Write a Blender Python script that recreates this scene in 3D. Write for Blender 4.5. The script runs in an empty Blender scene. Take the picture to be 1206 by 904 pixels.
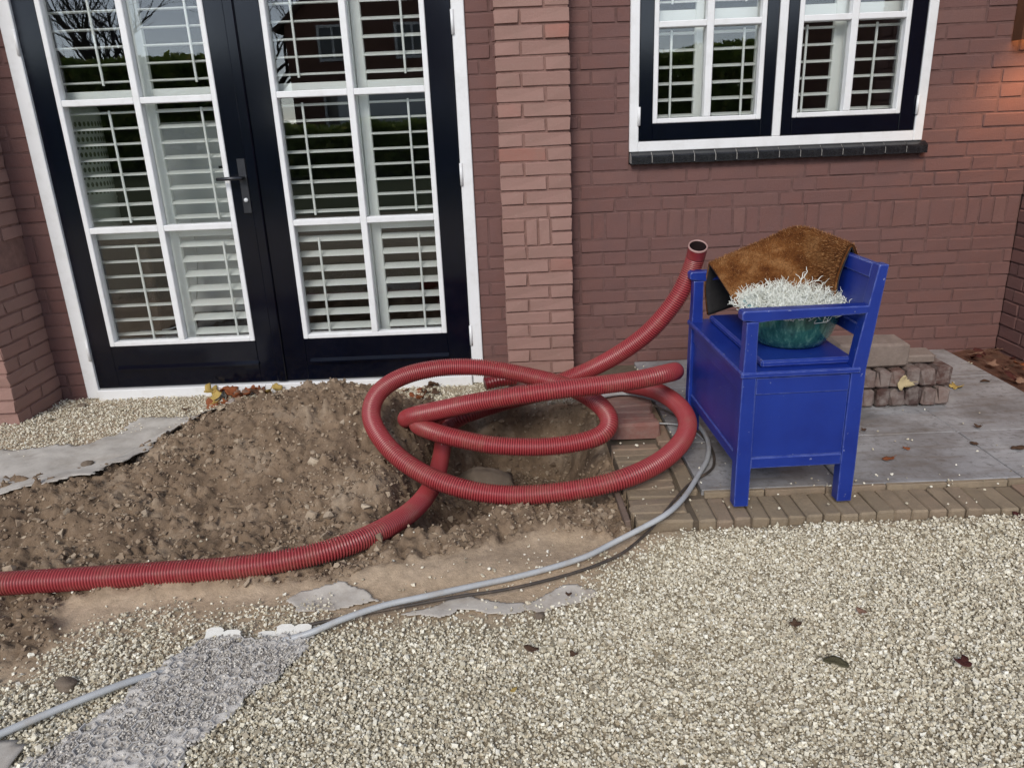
import bpy, math, random
import numpy as np
from mathutils import Vector, Matrix
random.seed(7)
RNG = np.random.default_rng(7)
R = math.radians
scene = bpy.context.scene
col = scene.collection

# ---------------------------------------------------------------- camera
IW, IH, FPX = 1206.0, 904.0, 906.0
PITCH, YAW, ROLL = .33877, -.0028, -.04197
CAM = np.array([0.0, -3.682, 1.25])
def cam_axes():
    f = np.array([math.sin(YAW)*math.cos(PITCH), math.cos(YAW)*math.cos(PITCH), -math.sin(PITCH)])
    r = np.array([math.cos(YAW), -math.sin(YAW), 0]); u = np.cross(r, f)
    c, s = math.cos(ROLL), math.sin(ROLL)
    return c*r+s*u, -s*r+c*u, f
AR, AU, AF = cam_axes()
def _ray(px, py): return AF + AR*((px-IW/2)/FPX) - AU*((py-IH/2)/FPX)
def at_y(px, py, y):
    d = _ray(px, py); return CAM + d*((y-CAM[1])/d[1])
def at_z(px, py, z=0.0):
    d = _ray(px, py); return CAM + d*((z-CAM[2])/d[2])
cd = bpy.data.cameras.new('camera'); cam = bpy.data.objects.new('camera', cd); col.objects.link(cam)
cd.sensor_width = 36; cd.lens = FPX/IW*36; cd.clip_end = 2000; cd.clip_start = .05
M = Matrix.Identity(4)
for i in range(3):
    M[i][0], M[i][1], M[i][2], M[i][3] = AR[i], AU[i], -AF[i], CAM[i]
cam.matrix_world = M
scene.camera = cam

# ---------------------------------------------------------------- sky, sun, exposure
SUN_EL, SUN_AZ = 36.0, 196.0          # high soft sun behind thin cloud, behind the camera
w = bpy.data.worlds.new('World'); scene.world = w; w.use_nodes = True
nt = w.node_tree; nt.nodes.clear()
sky = nt.nodes.new('ShaderNodeTexSky'); sky.sky_type = 'NISHITA'; sky.sun_disc = False
sky.sun_elevation = R(SUN_EL); sky.sun_rotation = R(SUN_AZ)
sky.air_density = 1.0; sky.dust_density = .4; sky.altitude = 3000; sky.ozone_density = 1.0
hs = nt.nodes.new('ShaderNodeHueSaturation'); hs.inputs['Saturation'].default_value = .48
bg = nt.nodes.new('ShaderNodeBackground'); bg.inputs[1].default_value = .12
wo = nt.nodes.new('ShaderNodeOutputWorld')
nt.links.new(sky.outputs[0], hs.inputs['Color']); nt.links.new(hs.outputs[0], bg.inputs[0]); nt.links.new(bg.outputs[0], wo.inputs[0])
sl = bpy.data.lights.new('sun', 'SUN'); sl.energy = 1.5; sl.angle = R(24); sl.color = (1, .93, .84)
sun = bpy.data.objects.new('sun', sl); col.objects.link(sun)
sdir = Vector((math.sin(R(SUN_AZ))*math.cos(R(SUN_EL)), math.cos(R(SUN_AZ))*math.cos(R(SUN_EL)), math.sin(R(SUN_EL))))
sun.rotation_euler = sdir.to_track_quat('Z', 'Y').to_euler()
vs = scene.view_settings
vs.view_transform = 'Standard'; vs.look = 'None'; vs.exposure = .85; vs.gamma = 1.0; vs.use_curve_mapping = False
scene.cycles.use_denoising = True
scene.cycles.max_bounces = 8; scene.cycles.transparent_max_bounces = 12

# ---------------------------------------------------------------- material helpers
def new_mat(name):
    m = bpy.data.materials.new(name); m.use_nodes = True
    t = m.node_tree; t.nodes.clear()
    o = t.nodes.new('ShaderNodeOutputMaterial'); b = t.nodes.new('ShaderNodeBsdfPrincipled')
    t.links.new(b.outputs[0], o.inputs[0])
    return m, t, b
def N(t, kind, **kw):
    n = t.nodes.new('ShaderNode'+kind)
    for k, v in kw.items(): setattr(n, k, v)
    return n
def ramp(t, stops):
    r = N(t, 'ValToRGB'); e = r.color_ramp.elements
    while len(e) < len(stops): e.new(.5)
    for el, (p, c) in zip(e, stops):
        el.position = p; el.color = (*c, 1)
    return r
def L(t, a, b): t.links.new(a, b)
def noise(t, scale, detail=6, rough=.6, coord=None, dim='3D'):
    n = N(t, 'TexNoise'); n.inputs['Scale'].default_value = scale; n.inputs['Detail'].default_value = detail
    n.inputs['Roughness'].default_value = rough
    if coord is not None: L(t, coord, n.inputs['Vector'])
    return n
def mixc(t, fac, a, b, mode='MIX'):
    m = N(t, 'MixRGB', blend_type=mode)
    for i, v in enumerate((fac, a, b)):
        if hasattr(v, 'links'): L(t, v, m.inputs[i])
        elif i == 0: m.inputs[0].default_value = v
        else: m.inputs[i].default_value = (*v, 1)
    return m.outputs[0]
def bump(t, b, h, strength=.3, dist=.005):
    n = N(t, 'Bump'); n.inputs['Strength'].default_value = strength; n.inputs['Distance'].default_value = dist
    L(t, h, n.inputs['Height']); L(t, n.outputs[0], b.inputs['Normal'])
def simple(name, c, rough=.6, var=.15, scale=12, bs=.15, bd=.002, spec=.5, dirt=None, dirt_scale=6, dirt_amt=.4, coat=0, metal=0):
    m, t, b = new_mat(name)
    tc = N(t, 'TexCoord'); co = tc.outputs['Object']
    n1 = noise(t, scale, 7, .6, co)
    r = ramp(t, [(.25, tuple(max(0, x*(1-var)) for x in c)), (.75, tuple(min(1, x*(1+var)) for x in c))])
    L(t, n1.outputs[0], r.inputs[0]); c_out = r.outputs[0]
    if dirt:
        n2 = noise(t, dirt_scale, 9, .7, co)
        r2 = ramp(t, [(.48, (0, 0, 0)), (.72, (dirt_amt,)*3)]); L(t, n2.outputs[0], r2.inputs[0])
        c_out = mixc(t, r2.outputs[0], c_out, dirt)
    L(t, c_out, b.inputs['Base Color'])
    b.inputs['Roughness'].default_value = rough; b.inputs['Specular IOR Level'].default_value = spec
    b.inputs['Metallic'].default_value = metal
    b.inputs['Coat Weight'].default_value = coat
    n3 = noise(t, scale*6, 6, .65, co)
    if bs: bump(t, b, n3.outputs[0], bs, bd)
    return m
def rand_fac(t):
    """one random number per piece, whether the piece is an object or an island of a joined mesh"""
    oi = N(t, 'ObjectInfo'); ge = N(t, 'NewGeometry')
    a = N(t, 'Math', operation='ADD'); L(t, oi.outputs['Random'], a.inputs[0]); L(t, ge.outputs['Random Per Island'], a.inputs[1])
    f = N(t, 'Math', operation='FRACT'); L(t, a.outputs[0], f.inputs[0])
    return f.outputs[0]
def brick_mat(name, stops, stain, chalk):
    m, t, b = new_mat(name)
    f = rand_fac(t); r = ramp(t, stops); L(t, f, r.inputs[0])
    ge = N(t, 'NewGeometry'); pos = ge.outputs['Position']
    n1 = noise(t, 9, 8, .65, pos); s1 = ramp(t, [(.35, (0, 0, 0)), (.75, (.75,)*3)]); L(t, n1.outputs[0], s1.inputs[0])
    c = mixc(t, s1.outputs[0], r.outputs[0], stain)
    n2 = noise(t, 60, 6, .7, pos); s2 = ramp(t, [(.58, (0, 0, 0)), (.8, (.35,)*3)]); L(t, n2.outputs[0], s2.inputs[0])
    c = mixc(t, s2.outputs[0], c, chalk)
    L(t, c, b.inputs['Base Color']); b.inputs['Roughness'].default_value = .88; b.inputs['Specular IOR Level'].default_value = .25
    n3 = noise(t, 130, 8, .7, pos); bump(t, b, n3.outputs[0], .55, .004)
    return m
MT = {}
MT['brick'] = brick_mat('brick wall', [(0, (.150, .077, .069)), (.35, (.164, .085, .076)), (.7, (.157, .078, .068)), (1, (.178, .096, .084))], (.134, .079, .075), (.23, .15, .138))
MT['pillar_brick'] = brick_mat('pilaster brick', [(0, (.275, .160, .136)), (.5, (.31, .184, .157)), (.95, (.29, .17, .145)), (1, (.31, .135, .105))], (.255, .162, .134), (.38, .29, .255))
MT['mortar'] = simple('mortar', (.136, .077, .070), .95, .25, 30, .5, .004, .2)
MT['mortar_pillar'] = simple('pilaster mortar', (.225, .132, .112), .95, .25, 30, .5, .004, .2)
MT['white'] = simple('white paint', (.74, .75, .76), .38, .04, 5, .08, .001, .5, (.45, .44, .40), 14, .28)
MT['navy'] = simple('dark navy gloss paint', (.0016, .0026, .0075), .13, .25, 6, .05, .001, .5, (.012, .014, .018), 30, .08)
MT['shutter'] = simple('shutter paint', (.86, .885, .865), .45, .03, 5, .03, .001)
MT['pewter'] = simple('pewter', (.06, .062, .07), .38, .15, 30, .1, .0006, .5, metal=.8)
MT['sill'] = simple('black glazed tile', (.012, .012, .014), .2, .3, 18, .1, .001, .5, (.1, .1, .1), 30, .25)
MT['grout'] = simple('sill grout', (.33, .32, .31), .9, .15, 40, .2, .001)
MT['blue'] = simple('blue paint', (.006, .022, .185), .36, .18, 7, .12, .0015, .5, (.03, .05, .2), 26, .35)
def blue_mat():
    m, t, b = new_mat('worn royal blue paint'); tc = N(t, 'TexCoord'); co = tc.outputs['Object']
    n1 = noise(t, 7, 6, .6, co); r = ramp(t, [(.3, (.006, .021, .19)), (.7, (.010, .034, .25))]); L(t, n1.outputs[0], r.inputs[0])
    n2 = noise(t, 75, 3, .6, co); s = ramp(t, [(.71, (0, 0, 0)), (.73, (.6,)*3)]); L(t, n2.outputs[0], s.inputs[0])
    c = mixc(t, s.outputs[0], r.outputs[0], (.4, .42, .5))
    mp = N(t, 'Mapping'); mp.inputs['Scale'].default_value = (14, 14, 1.4); L(t, co, mp.inputs[0])
    n4 = noise(t, 4, 5, .6, mp.outputs[0]); s4 = ramp(t, [(.58, (0, 0, 0)), (.85, (.18,)*3)]); L(t, n4.outputs[0], s4.inputs[0])
    c = mixc(t, s4.outputs[0], c, (.05, .07, .22))
    bv = N(t, 'Bevel'); bv.samples = 4; bv.inputs['Radius'].default_value = .005; ge = N(t, 'NewGeometry')
    dt = N(t, 'VectorMath', operation='DOT_PRODUCT'); L(t, bv.outputs[0], dt.inputs[0]); L(t, ge.outputs['Normal'], dt.inputs[1])
    rp = ramp(t, [(.84, (1,)*3), (.985, (0, 0, 0))]); L(t, dt.outputs['Value'], rp.inputs[0])
    n5 = noise(t, 40, 4, .6, co); r5 = ramp(t, [(.36, (.15,)*3), (.58, (1, 1, 1))]); L(t, n5.outputs[0], r5.inputs[0])
    e = mixc(t, 1.0, rp.outputs[0], r5.outputs[0], 'MULTIPLY')
    c = mixc(t, e, c, (.20, .25, .52))
    L(t, c, b.inputs['Base Color']); b.inputs['Roughness'].default_value = .36
    n3 = noise(t, 60, 4, .6, mp.outputs[0]); bump(t, b, n3.outputs[0], .12, .002)
    return m
MT['blue'] = blue_mat()
def hose_mat():
    m, t, b = new_mat('red ribbed plastic')
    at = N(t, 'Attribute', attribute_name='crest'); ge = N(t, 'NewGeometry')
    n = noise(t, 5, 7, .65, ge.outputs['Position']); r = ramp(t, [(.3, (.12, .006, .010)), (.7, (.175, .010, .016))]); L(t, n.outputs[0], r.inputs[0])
    c = mixc(t, at.outputs['Fac'], r.outputs[0], (.37, .058, .062))  # paler crests: dusty wear, with the rib highlights also put into the colour
    n2 = noise(t, 11, 9, .75, ge.outputs['Position']); s = ramp(t, [(.5, (0, 0, 0)), (.72, (.55,)*3)]); L(t, n2.outputs[0], s.inputs[0])
    c = mixc(t, s.outputs[0], c, (.26, .12, .085))
    L(t, c, b.inputs['Base Color']); b.inputs['Roughness'].default_value = .38
    return m
MT['hose'] = hose_mat()
MT['hose_rim'] = simple('cut plastic rim', (.36, .22, .20), .5, .1)
MT['hose_in'] = simple('hose bore', (.02, .008, .008), .7, .1)
MT['conduit'] = simple('grey conduit', (.40, .415, .43), .42, .1, 8, .1, .001, .5, (.32, .26, .2), 25, .4)
MT['cable'] = simple('dark cable', (.05, .04, .033), .6, .25, 12, .1, .001, .5, (.2, .14, .1), 20, .6)
MT['tile'] = simple('grey concrete tile', (.25, .25, .265), .8, .22, 7, .4, .002, .35, (.115, .105, .098), 6, 1.0)
def tile_mat():
    m, t, b = new_mat('stained concrete tile'); ge = N(t, 'NewGeometry'); pos = ge.outputs['Position']
    n1 = noise(t, 3.2, 9, .7, pos); r = ramp(t, [(.36, (.185, .178, .175)), (.5, (.275, .272, .28)), (.66, (.37, .368, .375))]); L(t, n1.outputs[0], r.inputs[0])
    n2 = noise(t, 38, 7, .75, pos); s2 = ramp(t, [(.52, (0, 0, 0)), (.70, (.85,)*3)]); L(t, n2.outputs[0], s2.inputs[0])
    c = mixc(t, s2.outputs[0], r.outputs[0], (.12, .11, .105))
    mp = N(t, 'Mapping'); mp.inputs['Scale'].default_value = (2.2, 11, 1); L(t, pos, mp.inputs[0])
    n4 = noise(t, 2.2, 8, .7, mp.outputs[0]); s4 = ramp(t, [(.50, (0, 0, 0)), (.68, (.6,)*3)]); L(t, n4.outputs[0], s4.inputs[0])
    c = mixc(t, s4.outputs[0], c, (.155, .125, .10))
    rr2 = ramp(t, [(.4, (.55,)*3), (.6, (.9,)*3)]); L(t, n1.outputs[0], rr2.inputs[0]); L(t, rr2.outputs[0], b.inputs['Roughness'])
    L(t, c, b.inputs['Base Color']); n3 = noise(t, 150, 6, .7, pos); bump(t, b, n3.outputs[0], .4, .003)
    return m
MT['tile'] = tile_mat()
def klinker(name, stops, dirt):
    m, t, b = new_mat(name); f = rand_fac(t); r = ramp(t, stops); L(t, f, r.inputs[0])
    ge = N(t, 'NewGeometry'); n = noise(t, 22, 8, .7, ge.outputs['Position']); s = ramp(t, [(.4, (0, 0, 0)), (.72, (.8,)*3)]); L(t, n.outputs[0], s.inputs[0])
    L(t, mixc(t, s.outputs[0], r.outputs[0], dirt), b.inputs['Base Color']); b.inputs['Roughness'].default_value = .9
    n3 = noise(t, 90, 8, .7, ge.outputs['Position']); bump(t, b, n3.outputs[0], .6, .006)
    return m
MT['klinker'] = klinker('edging clinker', [(0, (.215, .165, .11)), (.5, (.285, .222, .152)), (.9, (.25, .185, .13)), (1, (.29, .18, .13))], (.175, .138, .098))
MT['old_brick'] = klinker('tumbled paver', [(0, (.075, .035, .03)), (.3, (.17, .12, .105)), (.55, (.05, .028, .026)), (.8, (.13, .065, .05)), (1, (.24, .19, .17))], (.30, .265, .245))
MT['red_brick'] = klinker('red brick', [(0, (.19, .10, .085)), (.5, (.24, .13, .11)), (1, (.21, .085, .07))], (.25, .18, .155))
MT['block'] = simple('concrete block', (.23, .185, .16), .92, .25, 14, .6, .005, .2, (.13, .10, .085), 12, .6)
MT['bedding'] = simple('sand bedding', (.12, .095, .07), .95, .3, 20, .5, .005, .2)
MT['cloth'] = simple('grey geotextile', (.45, .42, .38), .9, .12, 10, .35, .003, .2, (.2, .16, .125), 8, .6)
MT['fleece'] = simple('dusty fleece', (.46, .425, .38), .9, .1, 16, .35, .003, .2, (.24, .19, .15), 10, .75)
MT['rag'] = simple('muddy rag', (.165, .13, .10), .9, .25, 16, .5, .004, .2, (.18, .15, .125), 20, .5)
MT['rust'] = simple('rusty steel', (.11, .045, .022), .8, .35, 9, .3, .002, .3)
MT['board'] = simple('weathered board', (.16, .115, .09), .85, .25, 9, .4, .003, .3, (.09, .05, .035), 14, .6)
MT['rubber'] = simple('black rubber', (.022, .021, .021), .75, .3, 60, .5, .003, .4)
MT['stone'] = simple('grey stone', (.36, .345, .3), .9, .2, 18, .5, .004, .2, (.2, .17, .13), 15, .5)
MT['room_dark'] = simple('room wall', (.10, .10, .105), .9, .1, 3, 0)
MT['room_floor'] = simple('wood floor', (.07, .045, .03), .5, .3, 5, 0)
MT['ceramic'] = simple('pale green ceramic', (.62, .68, .60), .35, .08, 9, .05)
MT['lampwhite'] = simple('white enamel', (.62, .65, .66), .35, .05, 9, .02)
MT['black'] = simple('black iron', (.012, .012, .013), .5, .1)

def glass_mat():
    m = bpy.data.materials.new('window glass'); m.use_nodes = True; t = m.node_tree; t.nodes.clear()
    o = N(t, 'OutputMaterial'); tr = N(t, 'BsdfTransparent'); tr.inputs[0].default_value = (.985, .995, .99, 1)
    gl = N(t, 'BsdfGlossy'); gl.inputs['Roughness'].default_value = 0.0; gl.inputs[0].default_value = (1, 1, 1, 1)
    fr = N(t, 'Fresnel'); fr.inputs['IOR'].default_value = 1.5
    mu = N(t, 'Math', operation='MULTIPLY'); L(t, fr.outputs[0], mu.inputs[0]); mu.inputs[1].default_value = 1.5; mu.use_clamp = True
    ge = N(t, 'NewGeometry'); n = noise(t, 1.6, 2, .5, ge.outputs['Position'])
    bp = N(t, 'Bump'); bp.inputs['Strength'].default_value = .035; bp.inputs['Distance'].default_value = .01
    L(t, n.outputs[0], bp.inputs['Height']); L(t, bp.outputs[0], gl.inputs['Normal'])
    mx = N(t, 'MixShader'); L(t, mu.outputs[0], mx.inputs[0]); L(t, tr.outputs[0], mx.inputs[1]); L(t, gl.outputs[0], mx.inputs[2])
    L(t, mx.outputs[0], o.inputs[0]); return m
MT['glass'] = glass_mat()

# ---------------------------------------------------------------- mesh helpers
def tag(o, label=None, cat=None, group=None, kind=None):
    if label: o['label'] = label
    if cat: o['category'] = cat
    if group: o['group'] = group
    if kind: o['kind'] = kind
    return o
def empty(name, loc=(0, 0, 0), rz=0.0):
    o = bpy.data.objects.new(name, None); col.objects.link(o); o.location = loc; o.rotation_euler = (0, 0, rz)
    o.empty_display_size = .1
    return o
class MB:
    def __init__(s): s.v = []; s.f = []; s.sm = []
    def add(s, vs, fs, smooth=False):
        b = len(s.v); s.v += [tuple(map(float, p)) for p in vs]
        for f in fs: s.f.append(tuple(b+i for i in f)); s.sm.append(smooth)
        return s
    def box(s, a, b, ch=0.0, mat=None):
        """box from corner a to corner b with chamfered edges"""
        x0, y0, z0 = (min(a[i], b[i]) for i in range(3)); x1, y1, z1 = (max(a[i], b[i]) for i in range(3))
        c = min(ch, .45*min(x1-x0, y1-y0, z1-z0))
        if c <= 0:
            vs = [(x0, y0, z0), (x1, y0, z0), (x1, y1, z0), (x0, y1, z0), (x0, y0, z1), (x1, y0, z1), (x1, y1, z1), (x0, y1, z1)]
            fs = [(0, 3, 2, 1), (4, 5, 6, 7), (0, 1, 5, 4), (1, 2, 6, 5), (2, 3, 7, 6), (3, 0, 4, 7)]
        else:
            vs = []; idx = {}
            X, Y, Zz = (x0, x1), (y0, y1), (z0, z1)
            for i in (0, 1):
                for j in (0, 1):
                    for k in (0, 1):
                        sx, sy, sz = (1-2*i)*c, (1-2*j)*c, (1-2*k)*c
                        for ax, p in enumerate(((X[i], Y[j]+sy, Zz[k]+sz), (X[i]+sx, Y[j], Zz[k]+sz), (X[i]+sx, Y[j]+sy, Zz[k]))):
                            idx[i, j, k, ax] = len(vs); vs.append(p)
            fs = []
            for ax in range(3):
                for e in (0, 1):
                    o1, o2 = [q for q in range(3) if q != ax]
                    q = []
                    for (p1, p2) in ((0, 0), (1, 0), (1, 1), (0, 1)):
                        t = [0]*3; t[ax] = e; t[o1] = p1; t[o2] = p2; q.append(idx[(*t, ax)])
                    fs.append(tuple(q))
            for ax in range(3):
                o1, o2 = [q for q in range(3) if q != ax]
                for p1 in (0, 1):
                    for p2 in (0, 1):
                        t0 = [0]*3; t0[o1] = p1; t0[o2] = p2; t1 = list(t0); t1[ax] = 1
                        fs.append((idx[(*t0, o1)], idx[(*t1, o1)], idx[(*t1, o2)], idx[(*t0, o2)]))
            for i in (0, 1):
                for j in (0, 1):
                    for k in (0, 1): fs.append((idx[i, j, k, 0], idx[i, j, k, 1], idx[i, j, k, 2]))
            ctr = np.array([(x0+x1)/2, (y0+y1)/2, (z0+z1)/2]); V = np.array(vs); g = []
            for f in fs:
                P = V[list(f)]; n = np.cross(P[1]-P[0], P[2]-P[0])
                g.append(f if np.dot(n, P.mean(0)-ctr) > 0 else f[::-1])
            fs = g
        if mat is not None: vs = [tuple(mat @ Vector(p)) for p in vs]
        return s.add(vs, fs)
    def prism(s, poly, z0, z1, axis='z', mat=None):
        n = len(poly)
        def P(p, h): return (p[0], p[1], h) if axis == 'z' else ((p[0], h, p[1]) if axis == 'y' else (h, p[0], p[1]))
        vs = [P(p, z0) for p in poly]+[P(p, z1) for p in poly]
        fs = [tuple(range(n)), tuple(range(2*n-1, n-1, -1))]+[(i, i+n, (i+1) % n+n, (i+1) % n) for i in range(n)]
        if mat is not None: vs = [tuple(mat @ Vector(p)) for p in vs]
        return s.add(vs, fs)
    def tube(s, pts, rad, seg=8, cap=True, smooth=True):
        pts = np.array(pts, float); n = len(pts)
        rad = np.full(n, rad) if np.isscalar(rad) else np.array(rad)
        T = np.gradient(pts, axis=0); T /= np.linalg.norm(T, axis=1)[:, None]+1e-12
        up = np.array([0, 0, 1.0]) if abs(T[0][2]) < .9 else np.array([1.0, 0, 0])
        u = np.cross(T[0], up); u /= np.linalg.norm(u); vs = []
        for i in range(n):
            u = u-T[i]*np.dot(u, T[i]); u /= np.linalg.norm(u); v = np.cross(T[i], u)
            for k in range(seg):
                a = 2*math.pi*k/seg; vs.append(pts[i]+rad[i]*(math.cos(a)*u+math.sin(a)*v))
        fs = [(i*seg+k, i*seg+(k+1) % seg, (i+1)*seg+(k+1) % seg, (i+1)*seg+k) for i in range(n-1) for k in range(seg)]
        if cap: fs += [tuple(range(seg-1, -1, -1)), tuple(range((n-1)*seg, n*seg))]
        return s.add(vs, fs, smooth)
    def lathe(s, prof, c, seg=40, smooth=True):
        vs = [(c[0]+r*math.cos(2*math.pi*k/seg), c[1]+r*math.sin(2*math.pi*k/seg), c[2]+z) for r, z in prof for k in range(seg)]
        fs = [(i*seg+k, i*seg+(k+1) % seg, (i+1)*seg+(k+1) % seg, (i+1)*seg+k) for i in range(len(prof)-1) for k in range(seg)]
        return s.add(vs, fs, smooth)
    def mesh(s, name, mat=None):
        me = bpy.data.meshes.new(name); me.from_pydata(s.v, [], s.f); me.update()
        me.polygons.foreach_set('use_smooth', s.sm)
        if mat: me.materials.append(mat)
        return me
    def build(s, name, mat, parent=None):
        o = bpy.data.objects.new(name, s.mesh(name, mat)); col.objects.link(o)
        if parent: o.parent = parent
        return o
def big_mesh(name, V, F, mat, smooth=False):
    """V (n,3) F (m,k) arrays"""
    me = bpy.data.meshes.new(name); k = F.shape[1]
    me.vertices.add(len(V)); me.vertices.foreach_set('co', V.astype(np.float32).ravel())
    me.loops.add(F.size); me.loops.foreach_set('vertex_index', F.astype(np.int32).ravel())
    me.polygons.add(len(F)); me.polygons.foreach_set('loop_start', np.arange(0, F.size, k, dtype=np.int32))
    me.polygons.foreach_set('loop_total', np.full(len(F), k, np.int32)) if hasattr(me.polygons[0], 'loop_total') and False else None
    me.update(calc_edges=True); me.validate()
    me.polygons.foreach_set('use_smooth', np.full(len(me.polygons), smooth))
    me.materials.append(mat)
    return me
def obj_from(me, name, parent=None):
    o = bpy.data.objects.new(name, me); col.objects.link(o)
    if parent: o.parent = parent
    return o
def catmull(P, n=24):
    P = np.array(P, float); Q = np.vstack([2*P[0]-P[1], P, 2*P[-1]-P[-2]]); out = []
    for i in range(1, len(Q)-2):
        t = np.linspace(0, 1, n, endpoint=False)[:, None]; a, b, c, d = Q[i-1], Q[i], Q[i+1], Q[i+2]
        out.append(.5*((2*b)+(-a+c)*t+(2*a-5*b+4*c-d)*t**2+(-a+3*b-3*c+d)*t**3))
    out.append(P[-1:]); return np.vstack(out)
def resample(P, step):
    d = np.r_[0, np.cumsum(np.linalg.norm(np.diff(P, axis=0), axis=1))]; n = max(2, int(d[-1]/step))
    s = np.linspace(0, d[-1], n); return np.stack([np.interp(s, d, P[:, i]) for i in range(3)], 1)
def gsmooth(P, k):
    if k < 1: return P
    w_ = np.exp(-np.linspace(-2, 2, 2*k+1)**2); w_ /= w_.sum()
    Q = np.vstack([np.repeat(P[:1], k, 0)+(np.arange(-k, 0)[:, None])*(P[1]-P[0]), P, np.repeat(P[-1:], k, 0)+(np.arange(1, k+1)[:, None])*(P[-1]-P[-2])])
    return np.stack([np.convolve(Q[:, i], w_, 'valid') for i in range(P.shape[1])], 1)

# value noise on arrays
_lat = np.random.default_rng(3).random((8, 256, 256))
def vn(x, y, freq, seed=0):
    x = np.asarray(x)*freq+31.7*seed; y = np.asarray(y)*freq+17.3*seed
    xi = np.floor(x).astype(int); yi = np.floor(y).astype(int); fx = x-xi; fy = y-yi
    fx = fx*fx*fx*(fx*(fx*6-15)+10); fy = fy*fy*fy*(fy*(fy*6-15)+10); g = _lat[seed % 8]
    a = g[xi % 256, yi % 256]; b = g[(xi+1) % 256, yi % 256]; c = g[xi % 256, (yi+1) % 256]; d = g[(xi+1) % 256, (yi+1) % 256]
    return (a*(1-fx)+b*fx)*(1-fy)+(c*(1-fx)+d*fx)*fy-.5
def fbm(x, y, freq, octv=4, seed=0, gain=.5):
    s = 0; a = 1
    for i in range(octv): s = s+a*vn(x, y, freq*2.03**i, seed+i); a *= gain
    return s
def sdf(poly, x, y):
    """signed distance, positive inside"""
    x = np.asarray(x, float); y = np.asarray(y, float); P = np.array(poly, float); d = np.full(x.shape, 1e9); ins = np.zeros(x.shape, bool)
    for i in range(len(P)):
        a = P[i]; b = P[(i+1) % len(P)]; e = b-a; wx = x-a[0]; wy = y-a[1]
        t = np.clip((wx*e[0]+wy*e[1])/(e@e), 0, 1); d = np.minimum(d, np.hypot(wx-e[0]*t, wy-e[1]*t))
        c = (a[1] > y) != (b[1] > y); 
        with np.errstate(divide='ignore', invalid='ignore'):
            xx = (b[0]-a[0])*(y-a[1])/(b[1]-a[1]+1e-12)+a[0]
        ins ^= c & (x < xx)
    return np.where(ins, d, -d)
def sst(a, b, x):
    t = np.clip((x-a)/(b-a), 0, 1); return t*t*(3-2*t)
def poly_px(pts, z=0.0): return [tuple(at_z(px, py, z)[:2]) for px, py in pts]

# ================================================================= TERRAIN
PIT = [(-.50, -1.60), (-.36, -1.60), (-.2, -1.52), (-.02, -1.40), (.12, -1.36), (.22, -1.40), (.335, -1.40), (.345, -.52), (.08, -.38), (-.22, -.40), (-.40, -.62), (-.47, -.95), (-.47, -1.3)]
SOIL = poly_px([(-120, 575), (0, 573), (70, 572), (130, 560), (165, 537), (200, 517), (245, 487), (300, 462)])+[(-1.05, -.12), (-.86, -.15), (-.62, -.30), (-.45, -.42), (.1, -.40), (.36, -.5), (.36, -1.50)]+poly_px([(730, 635), (640, 618), (560, 645), (470, 668), (390, 684), (200, 694), (60, 702), (75, 745), (35, 778), (-60, 792), (-150, 800)])
GRAVEL_F = poly_px([(-400, 800), (-60, 795), (35, 780), (72, 748), (130, 722), (230, 716), (330, 708), (420, 716), (520, 718), (610, 712), (690, 698), (735, 655), (772, 628), (815, 612)])+[(1.7, -1.585), (3.4, -1.585), (3.4, -3.6), (-3.2, -3.6), (-3.2, -2.2)]
GRAVEL_B = [(-3.2, .02), (-.15, .02), (.0, -.12), (.34, -.13), (.34, -.42), (.05, -.36), (-.3, -.42), (-.5, -.38), (-.62, -.27), (-.86, -.12), (-1.1, -.10)]+poly_px([(300, 462), (245, 484), (200, 500), (140, 512), (60, 530), (-20, 540), (-300, 560)])
PAVE = (.352, 2.165, -1.577, 0.0)
def height(x, y, fine=True):
    x = np.asarray(x, float); y = np.asarray(y, float)
    h = -.014+.006*fbm(x, y, 2.2, 3, 1)
    h = h-.022*sst(-.45, -.1, y)*sst(.5, .2, x)            # falls a little towards the door sill
    soil = sst(-.05, .05, sdf(SOIL, x, y)+.05*fbm(x, y, 7, 3, 2))
    hump = .225*np.exp(-((x+.80)/.50)**2-((y+.78)/.40)**2)+.075*np.exp(-((x+1.55)/.42)**2-((y+1.25)/.26)**2)+.05*np.exp(-((x+.55)/.25)**2-((y+1.28)/.2)**2)
    h = h+soil*(hump+.018)
    ridge = .020*np.exp(-((y+1.735+.05*fbm(x, y, 3, 2, 5))/.075)**2)*sst(.45, .05, x)
    h = h+ridge
    h = h+.024*sst(-1.80, -1.62, y)*sst(-1.50, -1.56, y)*sst(.28, .5, x)
    pd = sdf(PIT, x, y)+.03*fbm(x, y, 9, 3, 4)
    pit = sst(-.01, .17, pd)
    deep = .17*sst(-.45, -.05, x)+.12
    h = h*(1-.75*pit)-pit*deep
    if fine:
        rough = np.clip(soil*1.0+.18, 0, 1)
        h = h+rough*(.034*fbm(x, y, 7, 3, 3, .55)+soil*(.050*np.abs(fbm(x, y, 17, 2, 5, .5))+.040*np.abs(fbm(x, y, 40, 2, 6, .6))-.022)+(1-soil)*.012*np.abs(fbm(x, y, 38, 3, 6, .6)))
    # under the paving
    pv = np.minimum(np.minimum(x-PAVE[0], PAVE[1]-x), np.minimum(y-PAVE[2], .2-y))
    h = np.where(pv > 0, np.minimum(h, -.02), h)
    return h
NX, NY = 740, 430
gx = np.linspace(-3.2, 3.4, NX); gy = np.linspace(-3.6, .16, NY)
GX, GY = np.meshgrid(gx, gy)
GH = height(GX, GY)
edge = np.minimum(np.minimum(GX+3.2, 3.4-GX), GY+3.6)
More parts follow.
